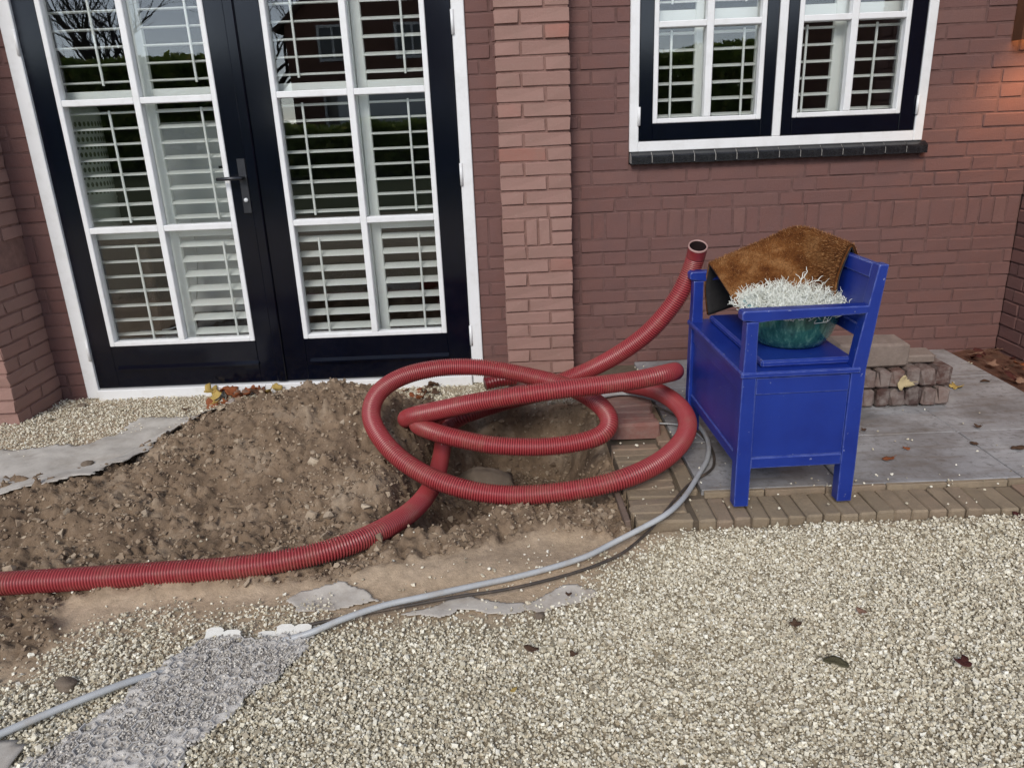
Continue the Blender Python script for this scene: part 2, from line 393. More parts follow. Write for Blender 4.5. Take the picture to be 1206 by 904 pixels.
GH = np.where(GY > .03, -.06, GH); GH = GH*sst(0, .15, edge)+(-.014)*(1-sst(0, .15, edge))
V = np.stack([GX.ravel(), GY.ravel(), GH.ravel()], 1)
idx = np.arange(NX*NY).reshape(NY, NX)
F = np.stack([idx[:-1, :-1].ravel(), idx[:-1, 1:].ravel(), idx[1:, 1:].ravel(), idx[1:, :-1].ravel()], 1)
BIG = 420.0
ox = [-BIG, -3.2, 3.4, BIG]; oy = [-BIG, -3.6, .16, BIG]; ev = []; ef = []; b0 = len(V)
for j in range(4):
    for i in range(4): ev.append((ox[i], oy[j], -.014 if oy[j] < .1 else -.06))
for j in range(3):
    for i in range(3):
        if i == 1 and j == 1: continue
        a = b0+j*4+i; ef.append((a, a+1, a+5, a+4))
V = np.vstack([V, np.array(ev)]); F = np.vstack([F, np.array(ef)])
soil_a = sst(-.04, .05, sdf(SOIL, GX, GY)+.06*fbm(GX, GY, 7, 3, 2)).ravel()
grav_a = (1-.75*sst(-.15, -.75, GX).ravel()*sst(-2.4, -1.95, GY).ravel())*np.maximum(sst(-.05, .08, sdf(GRAVEL_F, GX, GY)+.07*fbm(GX, GY, 5, 3, 6)), sst(-.03, .05, sdf(GRAVEL_B, GX, GY)+.05*fbm(GX, GY, 6, 3, 6))).ravel()
soil_a = np.r_[soil_a, np.zeros(16)]; grav_a = np.r_[grav_a, np.ones(16)]
def ground_mat():
    m, t, b = new_mat('ground soil and sand'); ge = N(t, 'NewGeometry'); pos = ge.outputs['Position']
    a1 = N(t, 'Attribute', attribute_name='soil'); a2 = N(t, 'Attribute', attribute_name='grav')
    n1 = noise(t, 6, 9, .65, pos); n2 = noise(t, 45, 8, .7, pos)
    sand = ramp(t, [(.3, (.42, .315, .215)), (.7, (.53, .41, .295))]); L(t, n1.outputs[0], sand.inputs[0])
    soil = ramp(t, [(.30, (.135, .093, .063)), (.52, (.245, .174, .116)), (.72, (.37, .29, .213))]); L(t, n1.outputs[0], soil.inputs[0])
    s2 = ramp(t, [(.35, (.62,)*3), (.7, (1.15,)*3)]); L(t, n2.outputs[0], s2.inputs[0])
    bed = ramp(t, [(.3, (.32, .265, .185)), (.7, (.50, .43, .31))]); L(t, n2.outputs[0], bed.inputs[0])
    c = mixc(t, a2.outputs['Fac'], sand.outputs[0], bed.outputs[0]); c = mixc(t, a1.outputs['Fac'], c, soil.outputs[0])
    c = mixc(t, .7, c, s2.outputs[0], 'MULTIPLY')
    # lawn beyond the drive
    sx = N(t, 'SeparateXYZ'); L(t, pos, sx.inputs[0]); mr = N(t, 'MapRange'); L(t, sx.outputs[1], mr.inputs[0])
    mr.inputs[1].default_value = -7; mr.inputs[2].default_value = -7.6
    gr = ramp(t, [(.3, (.035, .055, .018)), (.7, (.075, .10, .035))]); L(t, n1.outputs[0], gr.inputs[0])
    c = mixc(t, mr.outputs[0], c, gr.outputs[0])
    L(t, c, b.inputs['Base Color']); b.inputs['Roughness'].default_value = .95; b.inputs['Specular IOR Level'].default_value = .2
    n3 = noise(t, 120, 8, .75, pos); bump(t, b, n3.outputs[0], .7, .008)
    return m
gme = big_mesh('ground', V, F, ground_mat(), True)
for nm, arr in (('soil', soil_a), ('grav', grav_a)):
    at = gme.attributes.new(nm, 'FLOAT', 'POINT'); at.data.foreach_set('value', arr.astype(np.float32))
ground = tag(obj_from(gme, 'ground'), kind='structure')

# ---------------------------------------------------------------- loose stones (gravel, clods)
def ico():
    p = (1+5**.5)/2
    v = np.array([(-1, p, 0), (1, p, 0), (-1, -p, 0), (1, -p, 0), (0, -1, p), (0, 1, p), (0, -1, -p), (0, 1, -p), (p, 0, -1), (p, 0, 1), (-p, 0, -1), (-p, 0, 1)], float)
    v /= np.linalg.norm(v[0])
    f = np.array([(0, 11, 5), (0, 5, 1), (0, 1, 7), (0, 7, 10), (0, 10, 11), (1, 5, 9), (5, 11, 4), (11, 10, 2), (10, 7, 6), (7, 1, 8), (3, 9, 4), (3, 4, 2), (3, 2, 6), (3, 6, 8), (3, 8, 9), (4, 9, 5), (2, 4, 11), (6, 2, 10), (8, 6, 7), (9, 8, 1)])
    return v, f
def cubev():
    v = np.array([(x, y, z) for x in (-1, 1) for y in (-1, 1) for z in (-1, 1)], float)*.62
    f = np.array([(0, 1, 3), (0, 3, 2), (4, 6, 7), (4, 7, 5), (0, 4, 5), (0, 5, 1), (2, 3, 7), (2, 7, 6), (0, 2, 6), (0, 6, 4), (1, 5, 7), (1, 7, 3)])
    return v, f
def stones(name, P, size, mat, shape, flat=(.55, 1.0), jit=.22, seed=1, smooth=False):
    g = np.random.default_rng(seed); v, f = shape; n = len(P); k = len(v)
    ax = np.stack([g.uniform(.75, 1.25, n), g.uniform(.7, 1.1, n), g.uniform(*flat, n)], 1)
    W = v[None]*(1+g.normal(0, jit, (n, k, 1)))*ax[:, None, :]
    a = g.uniform(0, 2*np.pi, n); tl = g.normal(0, .45, n); tb = g.normal(0, .45, n)
    ca, sa = np.cos(a), np.sin(a)
    x, y, z = W[..., 0], W[..., 1], W[..., 2]
    y, z = y*np.cos(tl)[:, None]-z*np.sin(tl)[:, None], y*np.sin(tl)[:, None]+z*np.cos(tl)[:, None]
    x, z = x*np.cos(tb)[:, None]+z*np.sin(tb)[:, None], -x*np.sin(tb)[:, None]+z*np.cos(tb)[:, None]
    x, y = x*ca[:, None]-y*sa[:, None], x*sa[:, None]+y*ca[:, None]
    W = np.stack([x, y, z], 2)*(size*.5)[:, None, None]+P[:, None, :]
    Fc = (f[None]+(np.arange(n)*k)[:, None, None]).reshape(-1, 3)
    return tag(obj_from(big_mesh(name, W.reshape(-1, 3), Fc, mat, smooth), name), kind='stuff')
def stone_mat(name, stops, rough=.8, dirt=(.12, .10, .08)):
    m, t, b = new_mat(name); ge = N(t, 'NewGeometry'); r = ramp(t, stops); L(t, ge.outputs['Random Per Island'], r.inputs[0])
    n = noise(t, 120, 4, .6, ge.outputs['Position']); s = ramp(t, [(.45, (0, 0, 0)), (.8, (.5,)*3)]); L(t, n.outputs[0], s.inputs[0])
    L(t, mixc(t, s.outputs[0], r.outputs[0], dirt), b.inputs['Base Color']); b.inputs['Roughness'].default_value = rough; b.inputs['Specular IOR Level'].default_value = .3
    return m
MT['gravel'] = stone_mat('cream gravel', [(0, (.22, .19, .135)), (.09, (.42, .37, .275)), (.30, (.60, .55, .425)), (.6, (.74, .695, .565)), (.84, (.88, .855, .75)), (.94, (.46, .385, .27)), (1, (.31, .285, .23))], .75, (.42, .37, .28))
MT['clod'] = stone_mat('soil clods', [(0, (.14, .096, .064)), (.4, (.245, .18, .126)), (.75, (.33, .255, .182)), (1, (.43, .355, .265))], .95, (.22, .157, .106))
def scatter(n, box):
    return RNG.uniform(box[0], box[1], n), RNG.uniform(box[2], box[3], n)
NOGRAVEL = []   # polygons kept free of gravel: the lifted panel and the cloths
PANEL = poly_px([(236, 752), (366, 744), (364, 760), (330, 792), (277, 832), (236, 872), (206, 912), (30, 930), (-10, 925), (62, 876), (150, 822), (160, 806), (205, 772)])
pts = []; sizes = []
def grav_pts(n, box, layer):
    x, y = scatter(n, box)
    d1 = sdf(GRAVEL_F, x, y)+.09*fbm(x, y, 5, 3, 6)+.05*fbm(x, y, 19, 2, 2); d2 = sdf(GRAVEL_B, x, y)+.06*fbm(x, y, 6, 3, 6)
    p = np.maximum(sst(-.07, .17, d1), sst(-.05, .06, d2))
    p = p*(1-.42*sst(-.15, -.75, x)*sst(-2.35, -1.95, y)*sst(-1.2, -1.4, y))
    p = np.maximum(p, .02*sst(.0, -.25, sdf(SOIL, x, y))+.0025)
    keep = RNG.random(n) < p
    keep &= ~(sdf(PANEL, x, y) > .012)
    inpav = (x > PAVE[0]-.0) & (x < PAVE[1]) & (y > PAVE[2]-.012)
    keep &= ~inpav
    x, y = x[keep], y[keep]
    sz = np.clip(RNG.lognormal(math.log(.0062), .33, len(x)), .003, .016)
    h = height(x, y); z = h+.25*sz+layer
    return np.stack([x, y, z], 1), sz
for n, box, layer in ((150000, (-1.75, 1.95, -2.62, -1.45), .002), (62000, (-1.75, 1.95, -2.62, -1.45), .009), (27000, (-2.6, .36, -1.0, .0), .002), (11000, (-2.6, .36, -1.0, .0), .008)):
    p, s = grav_pts(n, box, layer); pts.append(p); sizes.append(s)
P = np.vstack(pts); S = np.concatenate(sizes)
stones('gravel', P, S, MT['gravel'], cubev(), jit=.24, seed=5)
# wider surround, out of the photograph
p, s = grav_pts(42000, (-3.1, 3.3, -3.5, -1.45), .003)
out = (p[:, 0] < -1.75) | (p[:, 0] > 1.95) | (p[:, 1] < -2.62)
stones('gravel', p[out], s[out]*1.15, MT['gravel'], cubev(), seed=6)
# pebbles strewn over the paving
x, y = scatter(520, (PAVE[0], PAVE[1], PAVE[2], -.1)); k = RNG.random(520) < np.where((y < -1.3) | (x < .75), .75, .18); x, y = x[k], y[k]
stones('gravel', np.stack([x, y, np.full(len(x), .0525)], 1), RNG.uniform(.004, .010, len(x)), MT['gravel'], ico(), seed=9)
# clods of earth over the mound and pit
x, y = scatter(62000, (-2.3, .36, -2.1, -.1)); d = sdf(SOIL, x, y)+.06*fbm(x, y, 7, 3, 2)
k = (d > .0) & (RNG.random(len(x)) < .30+.7*sst(-.1, .25, fbm(x, y, 4, 3, 1))); x, y = x[k], y[k]
sz = np.clip(RNG.lognormal(math.log(.0066), .55, len(x)), .0025, .034)
stones('soil_clods', np.stack([x, y, height(x, y)+.15*sz], 1), sz, MT['clod'], ico(), flat=(.5, .9), jit=.34, seed=11)

# ================================================================= PAVING
pave = MB().box((PAVE[0]+.01, PAVE[2]+.012, -.10), (PAVE[1], .0, .028)).build('pavement', MT['bedding'])
tag(pave, kind='structure')
def rough_box(name, size, mat, ch=.006, jit=.002, seed=0):
    g = random.Random(seed); b = MB().box((-size[0]/2, -size[1]/2, -size[2]/2), (size[0]/2, size[1]/2, size[2]/2), ch)
    b.v = [tuple(c+g.uniform(-jit, jit) for c in p) for p in b.v]
    return b.mesh(name, mat)
def piece(name, me, loc, parent=None, rot=(0, 0, 0), scale=(1, 1, 1)):
    o = obj_from(me, name, parent); o.location = loc; o.rotation_euler = rot; o.scale = scale; return o
xs = [.605, 1.072, 1.668, 2.165]; ys = [-1.405, -1.016, -.412, -.005]
for i in range(3):
    for j in range(3):
        x0, x1, y0, y1 = xs[i], xs[i+1], ys[j], ys[j+1]
        me = MB().box((-(x1-x0)/2+.002, -(y1-y0)/2+.002, -.02), ((x1-x0)/2-.002, (y1-y0)/2-.002, .02), .003).mesh('paving_tile', MT['tile'])
        piece('paving_tile', me, ((x0+x1)/2, (y0+y1)/2, .028+random.uniform(-.0015, .0015)), pave, (random.uniform(-.002, .002), random.uniform(-.002, .002), 0))
kl = [rough_box('edging_brick', (.0515, .146, .07), MT['klinker'], .005, .0018, i) for i in range(5)]
x = .585
while x < 2.16:
    piece('edging_brick', random.choice(kl), (x, -1.502+random.uniform(-.005, .004), .0005+random.uniform(-.004, .003)), pave, (random.uniform(-.01, .05), random.uniform(-.02, .02), random.uniform(-.03, .03)))
    x += .0555
kl2 = [rough_box('edging_brick', (.196, .018, .05), MT['klinker'], .003, .001, 20+i) for i in range(3)]
x = .71
while x < 2.16:
    piece('edging_brick', random.choice(kl2), (x, -1.416, .024), pave); x += .2
kl3 = [rough_box('edging_brick', (.176, .05, .07), MT['klinker'], .005, .002, 30+i) for i in range(4)]
y = -1.553
while y > -1.577 and y < -.985:
    piece('edging_brick', random.choice(kl3), (.447+random.uniform(-.006, .006), y, .003+random.uniform(-.005, .003)), pave, (random.uniform(-.04, .04), random.uniform(-.03, .05), random.uniform(-.03, .03))); y += .0545
kl4 = [rough_box('edging_brick', (.052, .2, .07), MT['klinker'], .005, .002, 40+i) for i in range(3)]
y = -1.30
while y < -.1:
    piece('edging_brick', random.choice(kl4), (.570, y, .010+random.uniform(-.002, .002)), pave, (0, 0, random.uniform(-.015, .015))); y += .205
# raised red bricks along the pit, lying loose on the old row
rb = [rough_box('loose_red_brick', (.195, .062, .07), MT['red_brick'], .008, .003, 60+i) for i in range(4)]
for i in range(8):
    o = piece('loose_red_brick', rb[i % 4], (.462+random.uniform(-.012, .012), -.915+i*.066, .064+random.uniform(-.004, .004)), None, (random.uniform(-.05, .05), random.uniform(-.04, .04), random.uniform(-.06, .06)))
    tag(o, 'worn red brick lying in a row at the edge of the pit, under the hose', 'brick', 'red bricks in a row beside the pit')
# board that holds the edge
bm = MB().box((-.009, -.15, -.12), (.009, .15, .035), .003).build('edging_board', MT['board']); bm.location = (.336, -1.42, .005); bm.rotation_euler = (0, R(-8), R(2))
tag(bm, 'weathered brown board on edge between the pit and the brick paving', 'board')
# earth bed in the far right corner
bedm = MB(); 
bx = np.linspace(2.166, 3.3, 20); by = np.linspace(-1.6, .0, 24)
vs = [(x_, y_, .03+.02*float(fbm(np.array(x_), np.array(y_), 9, 3, 2))) for y_ in by for x_ in bx]
bedm.add(vs, [(j*20+i, j*20+i+1, (j+1)*20+i+1, (j+1)*20+i) for j in range(23) for i in range(19)], True)
MT['bed'] = simple('leafy earth', (.12, .058, .04), .95, .4, 30, .8, .01, .2, (.2, .12, .08), 20, .6)
tag(bedm.build('flower_bed', MT['bed']), kind='structure')

# ================================================================= WALLS
C0, CH = -.0875, .0625
def brick_meshes(mat, tagname):
    out_ = {}
    for ln in ('s', 'h'):
        out_[ln] = []
        for i in range(6):
            b = MB().box((-.5, 0, -.5), (.5, .05, .5), 0)
            L_ = .210 if ln == 's' else .100
            b = MB().box((-L_/2, 0, -.0266), (L_/2, .05, .0266), .0022)
            g = random.Random(i*7+len(ln)); b.v = [(p[0]+g.uniform(-.0022, .0022), p[1]+g.uniform(-.0016, .0016), p[2]+g.uniform(-.0018, .0018)) for p in b.v]
            out_[ln].append(b.mesh('brick', mat))
    return out_
BM = brick_meshes(MT['brick'], 'wall'); PM = brick_meshes(MT['pillar_brick'], 'pillar')
def fill_course(x0, x1, k, rnd):
    """wild bond between x0 and x1: list of (a, b)"""
    o = []; x_ = x0-rnd.choice([0, .055, .11, .165]) ; J = .0105
    while x_ < x1-.01:
        ln = .210 if rnd.random() < .68 else .100
        a, b = max(x_, x0), min(x_+ln, x1)
        if b-a > .022: o.append([a, b])
        elif o and b > a: o[-1][1] = b
        x_ += ln+J
    if o: o[-1][1] = x1
    return o
DOOR = (-2.157, -.150, -.2, 2.13); WIN = (.571, 1.911, 1.0, 2.12)
rnd = random.Random(11)
bricks = []
wall_x0, wall_x1, wall_top = -2.9, 2.424, 2.56
k = 0
while C0+k*CH < wall_top:
    z0 = C0+k*CH; roll = k == 12
    if k == 13: k += 1; continue
    hgt = CH*(2 if roll else 1)
    segs = [(wall_x0, wall_x1)]
    for (a, b, c, d) in (DOOR, WIN):
        if z0+hgt > c+.012 and z0 < d-.012:
            ns = []
            for s0, s1 in segs:
                if b <= s0 or a >= s1: ns.append((s0, s1)); continue
                if a > s0: ns.append((s0, a-.002))
                if b < s1: ns.append((b+.002, s1))
            segs = ns
    for s0, s1 in segs:
        if roll:
            x_ = s0
            while x_ < s1-.02:
                ln = rnd.choice([.052, .052, .055, .1]); b = min(x_+ln, s1)
                if b-x_ > .015: bricks.append((x_, b, z0+.006, z0+hgt-.006))
                x_ += ln+.0105
        else:
            for a, b in fill_course(s0, s1, k, rnd): bricks.append((a, b, z0+.0055, z0+CH-.0055))
    k += 1
wall = empty('brick_wall'); tag(wall, 'long dusky red brick house wall holding the double door and the window', 'wall')
wb = MB()
for (a, b, c, d) in ((wall_x0, DOOR[0], -.2, wall_top), (DOOR[1], WIN[0], -.2, wall_top), (WIN[1], wall_x1, -.2, wall_top), (DOOR[0], DOOR[1], DOOR[3], wall_top), (WIN[0], WIN[1], -.2, WIN[2]), (WIN[0], WIN[1], WIN[3], wall_top)):
    wb.box((a, .0038, c), (b, .105, d))
wb.build('mortar', MT['mortar'], wall)
def in_view(x_, z_):
    d = np.array([x_, 0, z_])-CAM; zz = d@AF; return 0 < IW/2+FPX*(d@AR)/zz < IW and -6 < IH/2-FPX*(d@AU)/zz < IH
def covered(x_, z_): return (-.02 < x_ < .295) or (.62 < x_ < 1.15 and z_ < .55) or z_ < -.02 or x_ < -2.31
vis = []; rest = []
for q in bricks:
    cx, cz = (q[0]+q[2-1])/2, (q[2]+q[3])/2
    ar = (q[1]-q[0])*(q[3]-q[2])
    (vis if in_view(cx, cz) and not covered(cx, cz) else rest).append((ar, q))
vis.sort(key=lambda t_: -t_[0]); rest += vis[300:]; vis = vis[:300]
for i, (ar, q) in enumerate(vis):
    wd, hg = q[1]-q[0], q[3]-q[2]; kind = 's' if wd > .15 else 'h'
    o = piece('brick', BM[kind][i % 6], ((q[0]+q[1])/2, random.uniform(-.002, .002), (q[2]+q[3])/2), wall, (random.uniform(-.008, .008), random.uniform(-.004, .004), random.uniform(-.008, .008)), (wd/(.21 if kind == 's' else .1), 1, hg/.051))
rb_ = MB()
for ar, q in rest: rb_.box((q[0], random.uniform(-.002, .002), q[2]), (q[1], .05, q[3]), .004)
tag(rb_.build('brick', MT['brick'], wall), kind='stuff')
# central pilaster: courses of one header and one stretcher
def pilaster(name, x0, x1, yf, label, top=2.56, z_from=-.0875, yb=.0):
    e = empty(name, (0, 0, 0)); tag(e, label, 'pilaster')
    MB().box((x0+.006, yf+.0085, -.25), (x1-.006, yb, top), 0).build('mortar', MT['mortar_pillar'], e)
    n = 0; restb = MB(); dep = .05
    while z_from+n*CH < top:
        zc = z_from+(n+.5)*CH; za, zb = zc-.0255, zc+.0255
        rows = [(x0, x0+.104), (x0+.114, x1)] if n % 2 else [(x0, x1-.114), (x1-.104, x1)]
        if n == 12 or n == 13:
            if n == 13: n += 1; continue
            u = (x1-x0); rows = [(x0, x0+.10), (x0+.11, x0+.11+.048), (x0+.168, x0+.168+.048), (x0+.226, x1)]
            for j, (a, b) in enumerate(rows):
                if j in (1, 2): lst = [(za, zb+CH)]
                else: lst = [(za, zb), (za+CH, zb+CH)]
                for (p_, q_) in lst:
                    me = PM['h'][j % 6]; piece('brick', me, ((a+b)/2, yf+random.uniform(-.002, .001), (p_+q_)/2), e, (0, 0, random.uniform(-.01, .01)), ((b-a)/.1, 2.1, (q_-p_)/.051))
            n += 1; continue
        for j, (a, b) in enumerate(rows):
            kd = 's' if b-a > .15 else 'h'
            o = piece('brick', PM[kd][(n+j) % 6], ((a+b)/2+random.uniform(-.001, .001), yf+random.uniform(-.002, .002), zc), e, (random.uniform(-.008, .008), random.uniform(-.004, .004), random.uniform(-.008, .008)), ((b-a)/(.21 if kd == 's' else .1), (yb-yf)/.05 if abs(yb-yf) < .2 else (4.2 if (n+j) % 2 else 2.0), 1))
            if abs(yb-yf) > .2 and j == len(rows)-1:
                d0 = .22 if (n+j) % 2 else .11
                piece('brick', PM[kd][(n+j+1) % 6], ((a+b)/2+random.uniform(-.001, .001), yf+d0, zc), e, (0, 0, 0), ((b-a)/(.21 if kd == 's' else .1), (yb-yf-d0)/.05, 1))
        n += 1
    return e
pilaster('brick_pilaster', -.024, .296, -.11, 'pale brown brick pilaster standing between the double door and the window')
pilaster('brick_pilaster', -2.62, -2.285, -.37, 'brown brick pilaster beside the left door jamb, standing on the gravel', yb=-.0)
# right return wall
rw = empty('brick_return_wall'); tag(rw, 'short brick wall coming forward from the corner beside the paving', 'wall')
MB().box((2.4325, -1.6, -.2), (2.53, .10, wall_top)).build('mortar', MT['mortar'], rw)
k = 0; rs = MB()
while C0+k*CH < wall_top:
    z0 = C0+k*CH
    for a, b in fill_course(-1.6, -.001, k, rnd):
        zc = z0+CH/2
        if b > -.34 and z0 < 1.2 and z0 > -.05:
            kd = 's' if b-a > .15 else 'h'
            o = piece('brick', BM[kd][k % 6], (2.426+random.uniform(-.002, .002), (a+b)/2, zc), rw, (0, 0, R(-90)), ((b-a)/(.21 if kd == 's' else .1), 1, 1))
        else: rs.box((2.426, a, z0+.0055), (2.47, b, z0+CH-.0055), .004)
    k += 1
tag(rs.build('brick', MT['brick'], rw), kind='stuff')

# ================================================================= FRENCH DOOR
fd = empty('french_door', (0, 0, 0)); tag(fd, 'dark navy double french door with white glazing bars in a white frame', 'door')
GY0 = .028            # glass plane
fr = MB()
fr.box((-2.157, -.012, -.03), (-2.095, .10, 2.13), .003).box((-.206, -.012, -.03), (-.150, .10, 2.13), .003).box((-2.095, -.010, 2.07), (-.206, .10, 2.128), .003)
fr.box((-2.104, .0005, .02), (-2.0935, .012, 2.07)).box((-.207, .0005, .02), (-.1985, .012, 2.07))
fr.build('frame', MT['white'], fd)
MB().box((-2.093, -.030, -.055), (-.208, .10, .0165), .004).build('threshold', MT['white'], fd)
for (xj, zz) in ((-.203, 1.63), (-.203, .99), (-.203, .22), (-2.099, 1.62), (-2.099, .22)):
    MB().tube([(xj, -.014, zz-.05), (xj, -.014, zz+.05)], .0075, 8).build('hinge', MT['white'], fd)
def leaf(x0, x1, g0, g1, side):
    lf = MB()
    z0, z1 = .02, 2.066
    lf.box((x0, -.004, z0), (g0, .05, z1), .003).box((g1, -.004, z0), (x1, .05, z1), .003)
    lf.box((g0, -.0035, z0), (g1, .05, .235), .002).box((g0, -.0035, 1.945), (g1, .05, z1), .002)
    o = lf.build('door_leaf', MT['navy'], fd)
    bw = .024
    bd = MB().box((g0, -.008, .235), (g0+bw, .045, 1.945), .003).box((g1-bw, -.008, .235), (g1, .045, 1.945), .003)
    bd.box((g0+bw, -.0078, .235), (g1-bw, .045, .235+bw-.002), .003).box((g0+bw, -.0078, 1.945-bw), (g1-bw, .045, 1.945), .003)
    bd.build('glazing_bead', MT['white'], o)
    xm = (g0+g1)/2
    MB().box((xm-.015, -.0085, .235+bw-.002), (xm+.015, .045, 1.945-bw), .003).build('glazing_bar', MT['white'], o)
    for zb in (.80, 1.365):
        for (p, q) in ((g0+bw, xm-.015), (xm+.015, g1-bw)):
            MB().box((p, -.0075, zb-.014), (q, .0449, zb+.014), .003).build('glazing_bar', MT['white'], o)
    zs = [.255, .80, 1.365, 1.925]
    for i in range(3):
        for (p, q) in ((g0+bw, xm-.015), (xm+.015, g1-bw)):
            MB().box((p-.004, GY0-.002, zs[i]+.005), (q+.004, GY0+.002, zs[i+1]-.005)).build('pane', MT['glass'], o)
    MB().prism([(-.0034, .134), (-.020, .121), (-.020, .112), (-.0034, .112)], g0+.02, g1+.004, 'x').build('weather_bar', MT['navy'], o)
    return o
ll = leaf(-2.092, -1.163, -1.990, -1.272, 'l'); rl = leaf(-1.160, -.208, -1.030, -.321, 'r')
MB().box((-1.186, -.018, .022), (-1.140, -.0042, 2.06), .004).build('astragal', MT['navy'], fd)
# handle on the left leaf, a plate with lever and lock
MB().box((-1.228, -.010, .855), (-1.190, -.0045, 1.10), .002).build('handle_plate', MT['pewter'], ll)
lv = MB().tube([(-1.209, -.008, 1.016), (-1.209, -.048, 1.016)], .009, 10)
lv.tube([(-1.20, -.050, 1.016), (-1.26, -.052, 1.016), (-1.318, -.050, 1.015)], [.0095, .0088, .0075], 10)
lv.build('handle', MT['pewter'], ll)
MB().tube([(-1.209, -.009, .915), (-1.209, -.0165, .915)], .0095, 14).build('lock', MT['lampwhite'], ll)

# ================================================================= WINDOW
wn = empty('casement_window', (0, 0, 0)); tag(wn, 'white framed casement window with two dark navy sashes above a black tiled sill', 'window')
f = MB().box((.571, -.012, 1.056), (.6125, .10, 2.12), .003).box((1.870, -.012, 1.056), (1.911, .10, 2.12), .003)
f.box((.6125, -.0115, 1.056), (1.870, .10, 1.100), .003).box((.6125, -.0115, 2.075), (1.870, .10, 2.12), .003).box((1.2215, -.0118, 1.100), (1.2585, .10, 2.075), .003)
f.build('frame', MT['white'], wn)
def sash(x0, x1, g0, g1):
    lf = MB().box((x0, -.006, 1.102), (g0, .05, 2.073), .003).box((g1, -.006, 1.102), (x1, .05, 2.073), .003)
    lf.box((g0, -.0055, 1.102), (g1, .05, 1.176), .002).box((g0, -.0055, 2.0), (g1, .05, 2.073), .002)
    o = lf.build('sash', MT['navy'], wn); bw = .021
    b = MB().box((g0, -.010, 1.176), (g0+bw, .045, 2.0), .003).box((g1-bw, -.010, 1.176), (g1, .045, 2.0), .003)
    b.box((g0+bw, -.0098, 1.176), (g1-bw, .045, 1.176+bw), .003).box((g0+bw, -.0098, 2.0-bw), (g1-bw, .045, 2.0), .003).build('glazing_bead', MT['white'], o)
    xm = (g0+g1)/2
    MB().box((xm-.0155, -.0105, 1.176+bw), (xm+.0155, .045, 2.0-bw), .003).build('glazing_bar', MT['white'], o)
    for (p, q) in ((g0+bw, xm-.0155), (xm+.0155, g1-bw)):
        MB().box((p, -.0095, 1.572), (q, .0449, 1.598), .003).build('glazing_bar', MT['white'], o)
        for (za, zb) in ((1.19, 1.58), (1.59, 1.985)):
            MB().box((p-.004, GY0-.002, za+.002), (q+.004, GY0+.002, zb-.002)).build('pane', MT['glass'], o)
    return o
sash(.6135, 1.2205, .676, 1.166); sash(1.2595, 1.869, 1.308, 1.797)
for (xj, zz) in ((.613, 1.21), (.613, 1.95), (1.869, 1.21), (1.869, 1.95)):
    MB().tube([(xj, -.015, zz-.04), (xj, -.015, zz+.04)], .007, 8).build('hinge', MT['white'], wn)
sb = MB().prism([(-.036, 1.008), (.06, 1.008), (.06, 1.054), (-.008, 1.053), (-.036, 1.032)], .576, 1.929, 'x').build('sill', MT['grout'], wn)
nt_ = 14; wdt = (1.930-.575)/nt_
tm = MB().prism([(-.0405, 1.003), (.05, 1.003), (.05, 1.0555), (-.010, 1.0545), (-.034, 1.041), (-.0395, 1.035)], -wdt/2+.002, wdt/2-.002, 'x').mesh('sill_tile', MT['sill'])
for i in range(nt_): piece('sill_tile', tm, (.575+wdt*(i+.5), 0, random.uniform(-.001, .001)), sb)

# ================================================================= SHUTTERS (inside, behind the glass)
SY = .105
def shutter(x0, x1, z0, z1, rails, tilts, label, rodf, st=.044, pitch=.0695):
    e = empty('shutter', ((x0+x1)/2, SY, z0)); tag(e, label, 'shutter', 'white louvred shutters indoors')
    def B(a, b): return (a[0]-(x0+x1)/2, a[1]-SY, a[2]-z0), (b[0]-(x0+x1)/2, b[1]-SY, b[2]-z0)
    MB().box(*B((x0, SY-.014, z0), (x0+st, SY+.014, z1)), .003).build('stile', MT['shutter'], e)
    MB().box(*B((x1-st, SY-.014, z0), (x1, SY+.014, z1)), .003).build('stile', MT['shutter'], e)
    zr = [z0+.03]+rails+[z1-.03]
    for i, zc in enumerate(zr):
        MB().box(*B((x0+st, SY-.0135, zc-.03), (x1-st, SY+.0135, zc+.03)), .003).build('rail', MT['shutter'], e)
    for i in range(len(zr)-1):
        a, b = zr[i]+.03, zr[i+1]-.03; n = max(1, int(round((b-a)/pitch))); dz = (b-a)/n; tl = tilts[i]
        ln = (x1-x0)/2-st-.001
        prof = [(-.030, .0012), (-.02, .0042), (0, .0054), (.02, .0042), (.030, .0012), (.030, -.0012), (.02, -.0042), (0, -.0054), (-.02, -.0042), (-.030, -.0012)]
        me = MB().prism(prof, -ln, ln, 'x').mesh('slat', MT['shutter'])
        for j in range(n):
            piece('slat', me, (0, 0, a+(j+.5)*dz-z0), e, (tl+random.uniform(-.015, .015), 0, 0))
        xr = x0+(x1-x0)*rodf-(x0+x1)/2
        MB().box((xr-.005, -.047, a+.02-z0), (xr+.005, -.037, b-.025-z0), .002).build('tilt_rod', MT['shutter'], e)
    return e
shutter(-2.072, -1.642, .10, 2.06, [.775, 1.385], [-.02, .08, .04], 'white slatted shutter behind the outer glass of the leaf with the handle', .64)
shutter(-1.639, -1.262, .10, 2.06, [.775, 1.385], [.36, .22, .06], 'white slatted shutter behind the glass next to the door handle', .70)
shutter(-1.068, -.662, .10, 2.06, [.775, 1.385], [.34, .12, .12], 'white slatted shutter behind the inner glass of the handleless door leaf', .38)
shutter(-.659, -.292, .10, 2.06, [.775, 1.385], [.32, .06, .26], 'white slatted shutter behind the door glass nearest the brick pilaster', .62)
shutter(.655, .919, 1.11, 2.05, [1.62], [.18, .18], 'white slatted shutter in the left sash behind the glass nearest the pilaster', .42, .04)
shutter(.922, 1.195, 1.11, 2.05, [1.62], [.18, .18], 'white slatted shutter in the left sash beside the window mullion', .62, .04)
